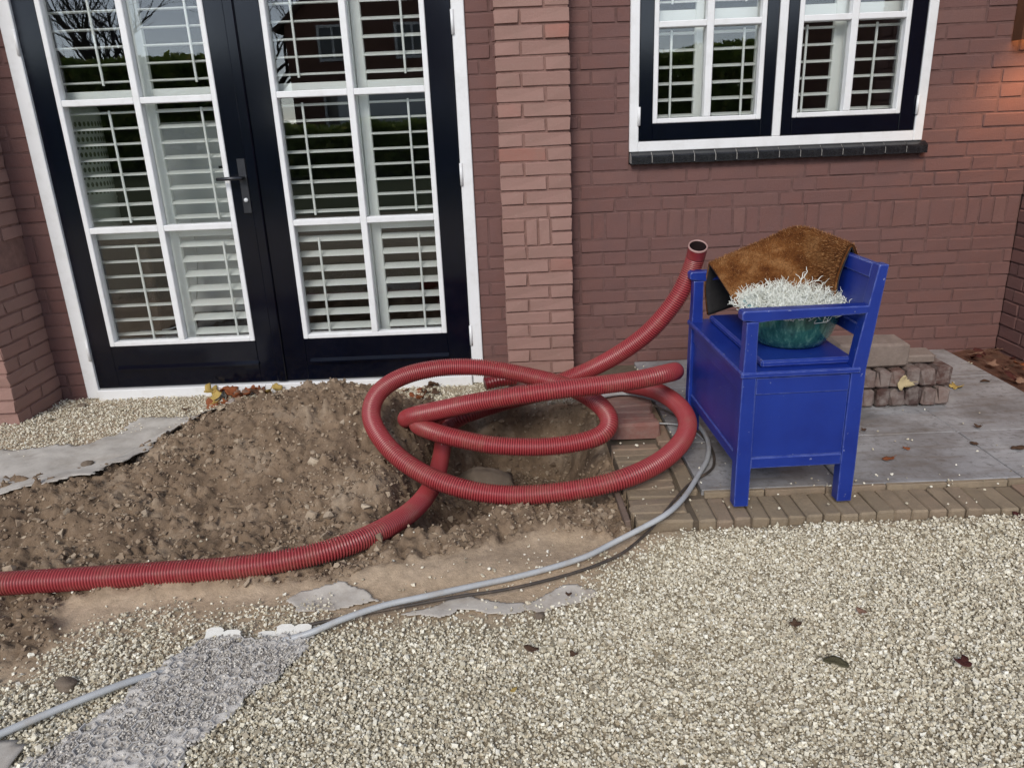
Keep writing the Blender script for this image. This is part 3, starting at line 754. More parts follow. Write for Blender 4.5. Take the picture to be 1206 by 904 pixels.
shutter(1.29, 1.559, 1.11, 2.05, [1.62], [.16, .16], 'white slatted shutter in the right sash beside the window mullion', .30, .055)
shutter(1.562, 1.85, 1.11, 2.05, [1.62], [.16, .16], 'white slatted shutter in the right sash behind the glass nearest the corner', .42, .04)

# ================================================================= ROOM
room = MB()
def wallbox(name, a, b, m): return tag(MB().box(a, b).build(name, m), kind='structure')
wallbox('room_floor', (-3.0, .11, -.12), (2.6, 4.6, -.0), MT['room_floor'])
wallbox('room_ceiling', (-3.0, .11, 2.50), (2.6, 4.6, 2.58), MT['room_dark'])
wallbox('room_wall_back', (-3.0, 4.5, 0.001), (2.6, 4.6, 2.499), MT['room_dark'])
wallbox('room_wall_left', (-3.0, .11, 0.001), (-2.92, 4.499, 2.499), MT['room_dark'])
wallbox('room_wall_right', (2.54, .11, 0.001), (2.6, 4.499, 2.499), MT['room_dark'])
# roof edge over the wall, above the picture
wallbox('roof_soffit', (-3.0, -.06, 2.585), (2.6, 4.6, 2.70), MT['white'])
# pale jar with a pierced band, on the low sideboard
sbd = empty('sideboard', (-2.20, .46, 0)); tag(sbd, 'low dark sideboard standing in the room behind the left door leaf', 'sideboard')
MB().box((-.55, -.22, .70), (.35, .22, .74), .004).build('top', MT['room_floor'], sbd)
for (a, b) in ((-.52, -.19), (.31, -.19), (-.52, .17), (.31, .17)): MB().box((a, b, 0), (a+.04, b+.04, .70), .003).build('leg', MT['room_floor'], sbd)
jar = empty('ceramic_jar', (-2.16, .42, .74)); tag(jar, 'tall pale green ceramic jar with a pierced pattern seen through the door glass', 'jar')
MB().lathe([(0, 0), (.125, 0), (.13, .02), (.13, .60), (.12, .62), (.10, .62), (.10, .60), (.0, .58)], (0, 0, 0), 40).build('body', MT['ceramic'], jar)
for i, (za, zb) in enumerate(((.12, .14), (.17, .185))): MB().lathe([(.131, za), (.1335, za+.004), (.1335, zb-.004), (.131, zb)], (0, 0, 0), 40).build('band', MT['ceramic'], jar)
holes = MB()
for r_ in range(10):
    for c_ in range(40):
        a = 2*math.pi*(c_+.5*(r_ % 2))/40; zc = .215+r_*.036; cs, sn = math.cos(a), math.sin(a)
        q = [(.0075*math.cos(t_)*(-sn)+.1309*cs, .0075*math.cos(t_)*cs+.1309*sn, zc+.013*math.sin(t_)) for t_ in np.linspace(0, 2*math.pi, 6, endpoint=False)]
        holes.add(q, [tuple(range(6))])
MT['jar_hole'] = simple('jar piercing', (.13, .16, .10), .8, .2, 20, 0)
tag(holes.build('piercing', MT['jar_hole'], jar), kind='stuff')
cab = empty('white_cabinet', (-1.49, .55, 0)); tag(cab, 'white enamel cabinet seen behind the shutter beside the door handle', 'cabinet')
MB().box((-.30, -.2, .30), (.28, .2, 1.27), .012).build('body', MT['lampwhite'], cab)
MB().box((-.32, -.21, .0), (.30, .2, .29), .006).build('base', MT['black'], cab)
for zz in (1.15, .93): MB().lathe([(0, 0), (.022, .002), (.026, .014), (.012, .03), (.018, .038), (0, .04)], (.12, -.215, zz), 14).build('knob', MT['black'], cab)
MB().box((.05, -.205, 1.04), (.17, -.1995, 1.055)).build('slot', MT['pewter'], cab)
P = catmull([(-1.60, .3, .80), (-1.62, .3, .55), (-1.66, .28, .36), (-1.76, .27, .26), (-1.88, .28, .235), (-1.98, .3, .232)], 12)
tag(MB().tube(P, .0045, 6).build('lamp_cord', MT['lampwhite']), 'thin white cord looping down behind the shutters of the left door leaf', 'cord')

# ================================================================= WALL LAMP
wl = empty('wall_lamp', (2.342, 0, 1.46)); tag(wl, 'rusty steel box lamp lit on the brick wall beside the corner', 'lamp')
lb = MB().box((-.088, -.075, 0), (-.080, -.004, .34), .001).box((.068, -.075, 0), (.076, -.004, .34), .001).box((-.080, -.075, 0), (.068, -.067, .34), .001).box((-.0799, -.0669, .30), (.0679, -.004, .338), .001)
lb.build('housing', MT['rust'], wl)
m, t, b = new_mat('warm lamp lens'); b.inputs['Base Color'].default_value = (.9, .7, .45, 1); b.inputs['Emission Color'].default_value = (1, .55, .22, 1); b.inputs['Emission Strength'].default_value = 3.0
MB().box((-.0785, -.0655, .006), (.0665, -.006, .010)).build('lens', m, wl)
pl = bpy.data.lights.new('lamp light', 'SPOT'); pl.energy = 5.0; pl.color = (1, .52, .22); pl.spot_size = R(150); pl.spot_blend = .8; pl.shadow_soft_size = .05
po = bpy.data.objects.new('lamp_light', pl); col.objects.link(po); po.parent = wl; po.location = (-.005, -.19, -.01)

# ================================================================= HOSE
hp = []
for px, py, z in ((-200, 694, .036), (-120, 692, .036), (-40, 689, .036), (50, 684, .036), (130, 679, .037), (200, 674, .038), (280, 668, .040), (350, 657, .042), (410, 641, .044), (455, 621, .036), (490, 597, .01), (511, 568, -.012), (519, 540, -.02), (523, 516, .005), (531, 499, .04)): hp.append(at_z(px, py, z))
def hz(px, py, z): return (px, py, float(at_z(px, py, z)[1]))
for px, py, y in ((548, 489, -.74), (580, 478, -.66), (640, 463, -.60), (700, 453, -.60), (755, 445, -.68), (786, 439, -.80), (795, 437, -.93), (783, 440, -1.03), (740, 449, -1.08), (650, 460, -1.13), (570, 472, -1.10), (515, 483, -1.03), (485, 490, -.96), (479, 494, -.87), (500, 495, -.72), (540, 489, -.58), (600, 472, -.49), (680, 457, -.48), (730, 453, -.58), (772, 460, -.80), hz(799, 477, .176), hz(810, 498, .160), hz(802, 521, .137), hz(775, 545, .112), hz(730, 565, .088), hz(670, 578, .055), (600, 583, -1.36), (540, 574, -1.33), (490, 553, -1.26), (455, 524, -1.17), (437, 491, -1.05), (445, 463, -.95), (475, 443, -.86), (520, 433, -.80), (570, 433, -.78), (620, 442, -.81), (665, 454, -.88), (696, 469, -.95), (716, 488, -1.03), (715, 507, -1.09), (690, 519, -1.12), (640, 526, -1.13), (580, 524, -1.12), (530, 514, -1.08), (502, 505, -1.02), (491, 498, -.94), (508, 489, -.87), (550, 477, -.83), (600, 466, -.78), (640, 456, -.72), (668, 446, -.70), (697, 434, -.73), (730, 416, -.79), (765, 390, -.84), (795, 355, -.865), (811, 325, -.87), (819, 304, -.88), (822, 290, -.905)): hp.append(at_y(px, py, y))
HP = gsmooth(resample(catmull(hp, 16), .01), 6)
PITCH_H = .0086; HP = resample(HP, PITCH_H/4); RO = .0345
n = len(HP); seg = 22
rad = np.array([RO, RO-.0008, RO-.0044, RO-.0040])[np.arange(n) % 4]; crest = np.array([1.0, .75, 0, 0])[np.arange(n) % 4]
endk = int(.05/(PITCH_H/4)); rad[-endk:] = RO; crest[-endk:] = .35
T = np.gradient(gsmooth(HP, 8), axis=0); T /= np.linalg.norm(T, axis=1)[:, None]
u = np.cross(T[0], [0, 0, 1.0]); VV = np.zeros((n, seg, 3)); ang = np.linspace(0, 2*np.pi, seg, endpoint=False)
for i in range(n):
    u = u-T[i]*(u@T[i]); u /= np.linalg.norm(u); v_ = np.cross(T[i], u)
    VV[i] = HP[i]+rad[i]*(np.cos(ang)[:, None]*u+np.sin(ang)[:, None]*v_)
ii = np.arange(n*seg).reshape(n, seg)
Fh = np.stack([ii[:-1], np.roll(ii, -1, 1)[:-1], np.roll(ii, -1, 1)[1:], ii[1:]], -1).reshape(-1, 4)
hose = empty('corrugated_hose'); tag(hose, 'long dark red corrugated hose coiled over the pit with one raised open end', 'hose')
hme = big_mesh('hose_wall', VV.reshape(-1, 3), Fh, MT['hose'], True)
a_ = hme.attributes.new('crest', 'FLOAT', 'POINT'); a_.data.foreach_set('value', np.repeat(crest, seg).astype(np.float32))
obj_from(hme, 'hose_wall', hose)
rim = MB(); E0 = HP[-1]; Tt = T[-1]; uu = u; v_ = np.cross(Tt, uu)
def ringp(c, r): return [c+r*(math.cos(q)*uu+math.sin(q)*v_) for q in ang]
rv = ringp(E0-Tt*.003, RO+.0006)+ringp(E0+Tt*.003, RO)+ringp(E0+Tt*.003, RO-.0036)+ringp(E0-Tt*.01, RO-.0042)
rim.add(rv, [(j*seg+k2, j*seg+(k2+1) % seg, (j+1)*seg+(k2+1) % seg, (j+1)*seg+k2) for j in range(3) for k2 in range(seg)], True)
rim.build('rim', MT['hose_rim'], hose)
inn = MB(); st_ = [n-1-4*j for j in range(20)]; rv = []
for s_ in st_:
    tt = T[s_]; u2 = uu-tt*(uu@tt); u2 /= np.linalg.norm(u2); v2 = np.cross(tt, u2); rv += [HP[s_]+(RO-.0044)*(math.cos(q)*u2+math.sin(q)*v2) for q in ang]
inn.add(rv, [(j*seg+k2, (j+1)*seg+k2, (j+1)*seg+(k2+1) % seg, j*seg+(k2+1) % seg) for j in range(19) for k2 in range(seg)], True)
inn.build('bore', MT['hose_in'], hose)
# short offcut lying against the wall
op = catmull([at_z(572, 452, .04), at_z(588, 448, .045), at_z(606, 446, .04)], 24); op = resample(op, .0035)
rr = np.array([.032, .032, .026, .026])[np.arange(len(op)) % 4]
tag(MB().tube(op, rr, 16).build('hose_offcut', MT['hose']), 'short dark red offcut of ribbed hose on the gravel at the foot of the pilaster', 'hose')

# ================================================================= CABLES
def lay(ptsz, r, name, mat, label, seg_=10, lift=.0):
    P_ = []
    for px, py, z in ptsz:
        q = at_z(px, py, z if z is not None else .0)
        if z is None:
            for _ in range(4): q = at_z(px, py, float(height(q[0], q[1], False))+r+lift)
        P_.append(q)
    P_ = gsmooth(resample(catmull(P_, 14), .01), 4)
    return tag(MB().tube(P_, r, seg_).build(name, mat), label, 'cable')
lay([(700, 468, .12), (735, 463, .11), (765, 468, .11), (795, 480, .095), (822, 500, .075), (834, 520, .066), (833, 540, .064), (822, 560, .064), (806, 585, .066), (785, 605, .068), (755, 622, .05), (720, 640, .022), (690, 655, .016), (650, 668, .014), (612, 678, .010), (585, 684, .009), (560, 689, .014), (500, 702, .022), (450, 713, .02), (400, 730, .018), (365, 745, .008), (320, 758, -.012), (260, 776, -.018), (210, 787, -.014), (165, 798, .006), (120, 814, .018), (60, 838, .018), (0, 864, .018), (-80, 900, .018), (-160, 940, .018)], .0086, 'grey_conduit', MT['conduit'], 'light grey flexible conduit running across sand and gravel past the bench leg')
lay([(770, 477, .105), (800, 492, .078), (822, 508, .062), (838, 528, .058), (841, 546, .056), (834, 556, .056), (815, 567, .058), (800, 582, .06), (785, 600, .060), (768, 621, .02), (740, 646, .012), (715, 660, .012), (670, 676, .011), (600, 693, .011), (540, 702, .012), (480, 713, .010), (400, 728, .009), (365, 735, .008), (345, 740, .000)], .0046, 'thin_cable', MT['cable'], 'thin dark muddy cable lying on the sand alongside the grey conduit', 8)
lay([(770, 498, .06), (800, 500, .055), (815, 506, .053), (829, 517, .053)], .0035, 'thin_cable', MT['conduit'], 'thin grey wire end on the paving between the hose and the blue bench', 6)

# ================================================================= BLUE BENCH
be = empty('blue_bench', (.700, -1.505, .048), R(1.6)); tag(be, 'royal blue painted wooden box bench with arms, standing on the paving', 'bench')
BL, BD = .585, .329      # length (local y) and depth (local x), between post centres
def post(name, x_, y_, pts_, w_):
    """tapered post through (x offset, z, size)"""
    vs = []; fs = []
    for (dx, z, s_) in pts_:
        for (a, b) in ((-1, -1), (1, -1), (1, 1), (-1, 1)): vs.append((x_+dx+a*s_/2, y_+b*w_/2, z))
    for j in range(len(pts_)-1):
        for k2 in range(4): fs.append((j*4+k2, j*4+(k2+1) % 4, (j+1)*4+(k2+1) % 4, (j+1)*4+k2))
    fs += [(3, 2, 1, 0), tuple(len(vs)-4+i for i in range(4))]
    o = MB().add(vs, fs).build(name, MT['blue'], be)
    bv = o.modifiers.new('edge', 'BEVEL'); bv.width = .003; bv.segments = 2
    return o
def bbox(name, a, b, ch=.003, rot=None):
    o = MB().box(a, b, ch, rot).build(name, MT['blue'], be); return o
for y_ in (0.0, BL):
    post('leg', 0, y_, [(0, 0, .046), (0, .13, .047), (0, .44, .042), (0, .52, .036), (0, .60, .036)], .042)
    post('leg', BD, y_, [(0, 0, .046), (0, .13, .048), (0, .44, .044), (.013, .55, .040), (.039, .752, .028)], .042)
for y_ in (-.0045, BL+.0045):   # end panels
    s_ = -1 if y_ < .1 else 1
    bbox('side_panel', (.0215, y_-.0085, .165), (BD-.0215, y_+.0085, .425), .002)
    bbox('side_rail', (.0215, y_-.0125, .128), (BD-.0215, y_+.0125, .166), .003)
    bbox('side_rail', (.0215, y_-.0125, .372), (BD-.0215, y_+.0125, .428), .003)
for x_ in (-.002, BD+.002):
    bbox('long_panel', (x_-.0085, .0215, .165), (x_+.0085, BL-.0215, .425), .002)
    bbox('long_rail', (x_-.0125, .0215, .128), (x_+.0125, BL-.0215, .166), .003)
    bbox('long_rail', (x_-.0125, .0215, .372), (x_+.0125, BL-.0215, .428), .003)
bbox('seat_frame', (-.026, -.026, .4285), (BD+.005, BL+.026, .447), .004)
bbox('seat', (.045, .012, .4475), (BD-.004, BL-.012, .470), .006)
bbox('floor', (.01, .01, .14), (BD-.01, BL-.01, .155), .001)
for y_ in (0.0, BL):   # armrests, a little curved underneath
    a = MB(); pr = [(-.032, .606), (-.034, .626), (-.028, .6345), (BD+.014, .6345), (BD+.012, .610), (.06, .602), (.02, .598)]
    a.prism(pr, y_-.021, y_+.021, 'y'); o = a.build('armrest', MT['blue'], be); bv = o.modifiers.new('edge', 'BEVEL'); bv.width = .004; bv.segments = 2
sl_ = math.atan2(.026, .202); Rm = Matrix.Translation((BD+.013, 0, .55)) @ Matrix.Rotation(sl_, 4, 'Y')
bbox('backrest', (-.008, .0215, -.012), (.010, BL-.0215, .196), .002, Rm)
bbox('back_rail', (-.0135, .0215, .156), (.0135, BL-.0215, .200), .003, Rm)
bbox('back_rail', (-.0135, .0215, -.020), (.0135, BL-.0215, .018), .003, Rm)

# ================================================================= POT AND PLANT
pot = empty('glazed_bowl', (.895, -1.295, .5185)); pot.scale = (1.10, 1.10, 1.04); tag(pot, 'round teal glazed ceramic bowl planter on the seat of the blue bench', 'planter')
def pot_mat():
    m, t, b = new_mat('teal glaze'); tc = N(t, 'TexCoord'); mp = N(t, 'Mapping'); mp.inputs['Scale'].default_value = (22, 22, 4); L(t, tc.outputs['Object'], mp.inputs[0])
    n = noise(t, 3, 8, .7, mp.outputs[0]); r = ramp(t, [(.32, (.010, .05, .047)), (.52, (.030, .125, .105)), (.72, (.16, .31, .24))]); L(t, n.outputs[0], r.inputs[0])
    sx = N(t, 'SeparateXYZ'); L(t, tc.outputs['Object'], sx.inputs[0]); mr = N(t, 'MapRange'); L(t, sx.outputs[2], mr.inputs[0]); mr.inputs[1].default_value = .114; mr.inputs[2].default_value = .122
    L(t, mixc(t, mr.outputs[0], r.outputs[0], (.15, .34, .38)), b.inputs['Base Color']); b.inputs['Roughness'].default_value = .16; b.inputs['Coat Weight'].default_value = .3
    return m
MT['teal'] = pot_mat()
MB().lathe([(0, 0), (.085, 0), (.097, .006), (.116, .035), (.129, .075), (.1345, .108), (.138, .118), (.137, .126), (.130, .127), (.124, .118), (.119, .09), (0, .088)], (0, 0, 0), 56).build('bowl', MT['teal'], pot)
MB().lathe([(.1195, .1005), (.06, .105), (0, .107)], (0, 0, 0), 30).build('potting_soil', MT['bed'], pot)
pl_ = empty('silver_plant', (.895, -1.295, .624)); pl_.scale = (1.10, 1.10, 1.0); tag(pl_, 'silvery white wiry cushion plant growing in the teal bowl', 'plant')
twm = MB(); g = random.Random(3)
MT['silver'] = simple('silver stems', (.84, .86, .79), .8, .12, 30, 0, .001, .2)
def twig(p, d, ln, r0, lvl):
    ps = [p]; q = np.array(p); dd = np.array(d)
    ns = 4 if lvl else 6
    for i in range(ns):
        dd = dd+np.array([g.gauss(0, .34), g.gauss(0, .34), g.gauss(.05, .28)]); dd /= np.linalg.norm(dd); dd[2] = abs(dd[2])+.15 if (q[2] < .004 and math.hypot(q[0], q[1]) > .105) else dd[2]; q = q+dd*ln/ns; ps.append(q.copy())
    twm.tube(ps, np.linspace(r0, r0*.55, len(ps)), 3, False, True)
    if lvl < 2:
        for i in range(2, len(ps)):
            if g.random() < (.75 if lvl == 0 else .5):
                a = g.uniform(0, 2*math.pi); nd = np.array([math.cos(a), math.sin(a), g.uniform(-.1, .9)])*.8+dd*.5
                twig(ps[i], nd/np.linalg.norm(nd), min(.03, ln*g.uniform(.35, .6)), r0*.75, lvl+1)
for i in range(560):
    a = g.uniform(0, 2*math.pi); r_ = .118*math.sqrt(g.random()); f_ = r_/.118
    d = np.array([math.cos(a)*f_*.95, math.sin(a)*f_*.95, .25+.9*(1-f_*f_)**.5])
    twig((r_*math.cos(a), r_*math.sin(a), -.014), d/np.linalg.norm(d), g.uniform(.050, .080)*(1.2-.3*f_), .0016, 0)
for (ax_, ay_, az_) in ((1, .1, .6), (.3, .2, 1), (.22, .1, 1.1), (.4, 0, .9), (-.9, .1, .7), (.9, .3, .6)):
    d = np.array([ax_, ay_, az_]); d /= np.linalg.norm(d); twig(d*.07, d, .052, .0017, 1)
tag(twm.build('stems', MT['silver'], pl_), kind='stuff')

# ================================================================= DOORMAT
mat_ = empty('coir_doormat', tuple(at_y(873, 372, -1.12))); tag(mat_, 'brown coir doormat with black rubber back draped over the blue bench', 'doormat')
rows = [   # from the lower front edge, over the ridge, to the hanging back flap; each row left to right
    [at_y(874, 373, -1.17), at_y(890, 372, -1.20), at_y(915, 368, -1.19), at_y(945, 364, -1.17), at_y(970, 360, -1.235), at_y(984, 352, -1.33)],
    [at_y(858, 345, -1.09), at_y(885, 338, -1.10), at_y(915, 332, -1.09), at_y(945, 325, -1.10), at_y(972, 324, -1.205), at_y(988, 325, -1.33)],
    [at_y(838, 315, -1.00), at_y(870, 301, -.99), at_y(905, 286, -.98), at_y(938, 273, -1.02), at_y(972, 281, -1.15), at_y(1001, 293, -1.325)],
    [at_y(835, 316, -.965), at_y(868, 304, -.945), at_y(905, 290, -.94), at_y(940, 277, -.98), at_y(976, 285, -1.11), at_y(1006, 296, -1.285)],
    [at_y(831, 340, -.93), at_y(868, 334, -.90), at_y(905, 320, -.89), at_y(942, 306, -.92), at_y(985, 312, -1.03), at_y(1012, 318, -1.20)],
    [at_y(834, 371, -.92), at_y(862, 361, -.885), at_y(905, 348, -.87), at_y(942, 334, -.90), at_y(985, 336, -1.02), at_y(1012, 340, -1.20)]]
rows = np.array(rows); G = np.array([catmull(r_, 8) for r_ in rows]); G2 = np.stack([catmull(G[:, j], 8) for j in range(G.shape[1])], 1)
org = np.array(mat_.location); nr, nc = G2.shape[:2]
du = np.gradient(G2, axis=1); dv = np.gradient(G2, axis=0); nn = np.cross(du, dv); nn /= np.linalg.norm(nn, axis=2)[:, :, None]
if nn[2, 10][1] > 0: nn = -nn          # coir side looks towards the camera
def sheet(A, B_, name, m):
    V_ = np.vstack([A.reshape(-1, 3), B_.reshape(-1, 3)])-org; q = []; o_ = nr*nc
    for i in range(nr-1):
        for j in range(nc-1):
            a = i*nc+j; q += [(a, a+1, a+nc+1, a+nc), (o_+a, o_+a+nc, o_+a+nc+1, o_+a+1)]
    for i in range(nr-1):
        for j in (0, nc-1): a = i*nc+j; q.append((a, a+nc, a+nc+o_, a+o_))
    for j in range(nc-1):
        for i in (0, nr-1): a = i*nc+j; q.append((a, a+1, a+1+o_, a+o_))
    return MB().add(V_, q, True).build(name, m, mat_)
sheet(G2, G2-nn*.004, 'backing', MT['rubber'])
def coir_mat():
    m, t, b = new_mat('coir'); ge = N(t, 'NewGeometry'); n = noise(t, 13, 7, .65, ge.outputs['Position']); r = ramp(t, [(.36, (.095, .030, .008)), (.5, (.18, .068, .019)), (.66, (.31, .15, .057))]); L(t, n.outputs[0], r.inputs[0])
    n2 = noise(t, 220, 4, .7, ge.outputs['Position']); s = ramp(t, [(.35, (.55,)*3), (.7, (1.2,)*3)]); L(t, n2.outputs[0], s.inputs[0])
    L(t, mixc(t, .8, r.outputs[0], s.outputs[0], 'MULTIPLY'), b.inputs['Base Color']); b.inputs['Roughness'].default_value = .95; b.inputs['Specular IOR Level'].default_value = .15
    bump(t, b, n2.outputs[0], .8, .006); return m
MT['coir'] = coir_mat()
sheet(G2+nn*.008, G2+nn*.0004, 'pile', MT['coir'])
MT['bristle'] = stone_mat('coir bristles', [(0, (.09, .028, .008)), (.4, (.20, .076, .022)), (.75, (.34, .155, .055)), (1, (.50, .29, .13))], .9, (.15, .06, .022))
br = MB(); g = random.Random(5)
for _ in range(15000):
    i = g.random()*(nr-1.001); j = g.random()*(nc-1.001); i0, j0 = int(i), int(j); fi, fj = i-i0, j-j0
    p_ = (G2[i0, j0]*(1-fj)+G2[i0, j0+1]*fj)*(1-fi)+(G2[i0+1, j0]*(1-fj)+G2[i0+1, j0+1]*fj)*fi; nv = nn[i0, j0]
    p_ = p_+nv*.007-org; tv = np.array([g.gauss(0, 1), g.gauss(0, 1), g.gauss(0, 1)]); tv /= np.linalg.norm(tv); d = nv+tv*.5; d /= np.linalg.norm(d)
    sd = np.cross(d, tv); sd /= np.linalg.norm(sd)+1e-9
    br.add([p_-sd*.0009, p_+sd*.0009, p_+d*g.uniform(.005, .012)], [(0, 1, 2)])
tag(br.build('bristles', MT['bristle'], mat_), kind='stuff')

# ================================================================= STACKED PAVERS
pv = [rough_box('paving_brick', (.0585, .195, .080), MT['old_brick'], .011, .0055, 80+i) for i in range(6)]
lab = {0: 'old tumbled paving brick on edge in the bottom row of the stack', 1: 'old tumbled paving brick on edge in the upper row of the stack'}
for row, xs_ in ((0, [1.385+.0605*i for i in range(7)]), (1, [1.375, 1.436, 1.497, 1.560, 1.622, 1.684, 1.746])):
    for i, x_ in enumerate(xs_):
        o = piece('paving_brick', pv[(i*5+row*2) % 6], (x_+random.uniform(-.002, .002), -.658+random.uniform(-.006, .006), .089+row*.0825), None, (random.uniform(-.015, .015), random.uniform(-.02, .02), random.uniform(-.025, .025)))
        tag(o, lab[row], 'brick', 'tumbled pavers in the '+('lower' if row == 0 else 'upper')+' row of the stack')
ck = piece('concrete_block', rough_box('concrete_block', (.30, .14, .105), MT['block'], .012, .004, 99), (1.452, -.668, .2655), None, (0, R(.5), R(1.5)))
tag(ck, 'brownish concrete block lying on top of the stack of old pavers', 'block')
hb = piece('flat_brick', rough_box('flat_brick', (.125, .10, .035), MT['block'], .008, .003, 98), (1.672, -.640, .2315), None, (R(2), R(-1), R(-6)))
tag(hb, 'flat grey half brick on the stack of pavers beside the concrete block', 'brick')

# ================================================================= CLOTHS, PANEL, RAG, STONES
def draped(name, poly, m, label, cat, zoff=.006, res=.02, wav=.012, thick=.003, seed=1, crumple=0.0, cell=None, rag=.014):
    P_ = np.array(poly); x0, y0 = P_.min(0); x1, y1 = P_.max(0)
    xs_ = np.arange(x0-res, x1+res, res); ys_ = np.arange(y0-res, y1+res, res); X, Y_ = np.meshgrid(xs_, ys_)
    d = sdf(poly, X, Y_)+rag*fbm(X, Y_, 9, 4, seed); Z_ = height(X, Y_, False)+zoff+wav*(fbm(X, Y_, 6, 3, seed)+.35)
    Z_ = Z_+crumple*np.abs(fbm(X, Y_, 26, 2, seed+2))*1.4
    if cell is not None:
        Z_ = Z_+cell(X, Y_); d = d+.035*fbm(X, Y_, 20, 3, seed)
    edge_ = sst(.05, 0, d); Z_ = Z_+edge_*.35*wav*vn(X, Y_, 9, seed+1)
    id_ = np.full(X.shape, -1); keep = d > -res*.2; id_[keep] = np.arange(keep.sum()); nv = keep.sum()
    Vt = np.stack([X[keep], Y_[keep], Z_[keep]], 1); Vb = Vt-[0, 0, thick]; fs = []; cnt = {}
    for i in range(X.shape[0]-1):
        for j in range(X.shape[1]-1):
            q = (id_[i, j], id_[i, j+1], id_[i+1, j+1], id_[i+1, j])
            if min(q) >= 0:
                fs += [q, tuple(v2+nv for v2 in q[::-1])]
                for a, b in zip(q, q[1:]+q[:1]): cnt[(a, b)] = 1
    for (a, b) in list(cnt):
        if (b, a) not in cnt: fs.append((b, a, a+nv, b+nv))
    mb = MB(); mb.add(np.vstack([Vt, Vb]), fs, True); return tag(mb.build(name, m), label, cat)
draped('ground_cloth', poly_px([(-70, 545), (0, 533), (60, 526), (110, 520), (138, 507), (165, 491), (205, 491), (232, 486), (262, 474), (285, 462), (262, 486), (205, 524), (160, 556), (120, 590), (40, 600), (-60, 610)]), MT['cloth'], 'wide smooth grey ground cloth between the door gravel and the earth mound', 'cloth', .010, .010, .016, rag=.06)
draped('torn_fleece', poly_px([(335, 706), (352, 694), (400, 688), (440, 698), (475, 706), (455, 712), (420, 706), (392, 714), (350, 716)]), MT['fleece'], 'torn strip of dusty pale fleece on the sand left of where the two cables meet', 'cloth', .004, .005, .016, .0015, 2, rag=.04)
draped('torn_fleece', poly_px([(470, 720), (520, 712), (548, 699), (556, 704), (600, 706), (640, 702), (672, 690), (700, 695), (682, 706), (640, 716), (590, 722), (545, 716), (510, 722)]), MT['fleece'], 'long torn strip of pale fleece along the gravel edge below the thin cable', 'cloth', .004, .005, .015, .0015, 3, rag=.035)
draped('cloth_corner', poly_px([(-90, 880), (0, 876), (22, 868), (30, 878), (8, 912), (-40, 950), (-120, 950)]), MT['cloth'], 'small grey cloth corner on the gravel under the end of the conduit', 'cloth', .012, .012, .012, .003, 4)
# honeycomb gravel grid with fleece underneath
pan = empty('gravel_grid'); tag(pan, 'exposed white honeycomb gravel grid sheet on fleece, partly filled with dust', 'grid sheet')
MT['grid_fleece'] = simple('dusty grid fleece', (.60, .575, .54), .85, .25, 60, .6, .005, .2, (.22, .195, .175), 45, .85)
rr_ = .0185; P_ = np.array(PANEL); x0, y0 = P_.min(0)-.05; x1, y1 = P_.max(0)+.05
rot = .28; cr, sr = math.cos(rot), math.sin(rot); cxm, cym = (x0+x1)/2, (y0+y1)/2
def hexcell(X, Y_):
    u = cr*(X-cxm)+sr*(Y_-cym); v2 = -sr*(X-cxm)+cr*(Y_-cym); best = np.full(X.shape, 9.0)
    i0 = np.round(u/(rr_*1.5)).astype(int)
    for di in (-1, 0, 1):
        i = i0+di; hx = rr_*1.5*i; off = .5*(i % 2); j = np.round(v2/(rr_*math.sqrt(3))-off); hy = rr_*math.sqrt(3)*(j+off)
        best = np.minimum(best, np.hypot(u-hx, v2-hy))
    return -.0065*np.clip(1-(best/(rr_*.95))**2, 0, 1)
base = draped('fleece_base', PANEL, MT['grid_fleece'], None, None, .014, .005, .004, .003, 5, .006, hexcell); base.parent = pan
for key in ('label', 'category'):
    if key in base: del base[key]
m, t, b = new_mat('translucent grid plastic'); ge = N(t, 'NewGeometry'); n_ = noise(t, 25, 7, .7, ge.outputs['Position']); r = ramp(t, [(.35, (.30, .28, .265)), (.7, (.66, .65, .63))]); L(t, n_.outputs[0], r.inputs[0])
L(t, r.outputs[0], b.inputs['Base Color']); b.inputs['Roughness'].default_value = .45
hexm = MB(); hw = .0011
seen = set(); edges_ = []
for i in range(-40, 41):
    for j in range(-40, 41):
        hx = rr_*1.5*i; hy = rr_*math.sqrt(3)*(j+.5*(i % 2))
        cs = [(hx+rr_*math.cos(k2*math.pi/3), hy+rr_*math.sin(k2*math.pi/3)) for k2 in range(6)]
        for k2 in range(6):
            a, b_ = cs[k2], cs[(k2+1) % 6]; key = tuple(sorted(((round(a[0], 4), round(a[1], 4)), (round(b_[0], 4), round(b_[1], 4)))))
            if key in seen: continue
            seen.add(key); A = (cxm+cr*a[0]-sr*a[1], cym+sr*a[0]+cr*a[1]); Bp = (cxm+cr*b_[0]-sr*b_[1], cym+sr*b_[0]+cr*b_[1]); edges_.append((A, Bp))
ea = np.array(edges_); mid = ea.mean(1); dd_ = sdf(PANEL, mid[:, 0], mid[:, 1]); hm = height(mid[:, 0], mid[:, 1], False)
for (A, Bp), d_, h_ in zip(edges_, dd_, hm):
    if d_ < .006 or random.random() < .12: continue
    top = h_+.0195+random.uniform(-.003, .002); z_ = h_+.002
    ex, ey = Bp[0]-A[0], Bp[1]-A[1]; ln = math.hypot(ex, ey); nx_, ny_ = -ey/ln*hw, ex/ln*hw
    q = [(A[0]+nx_, A[1]+ny_), (A[0]-nx_, A[1]-ny_), (Bp[0]-nx_, Bp[1]-ny_), (Bp[0]+nx_, Bp[1]+ny_)]
    vs = [(p[0], p[1], z_) for p in q]+[(p[0], p[1], top) for p in q]
    hexm.add(vs, [(4, 5, 6, 7), (0, 1, 5, 4), (1, 2, 6, 5), (2, 3, 7, 6), (3, 0, 4, 7)])
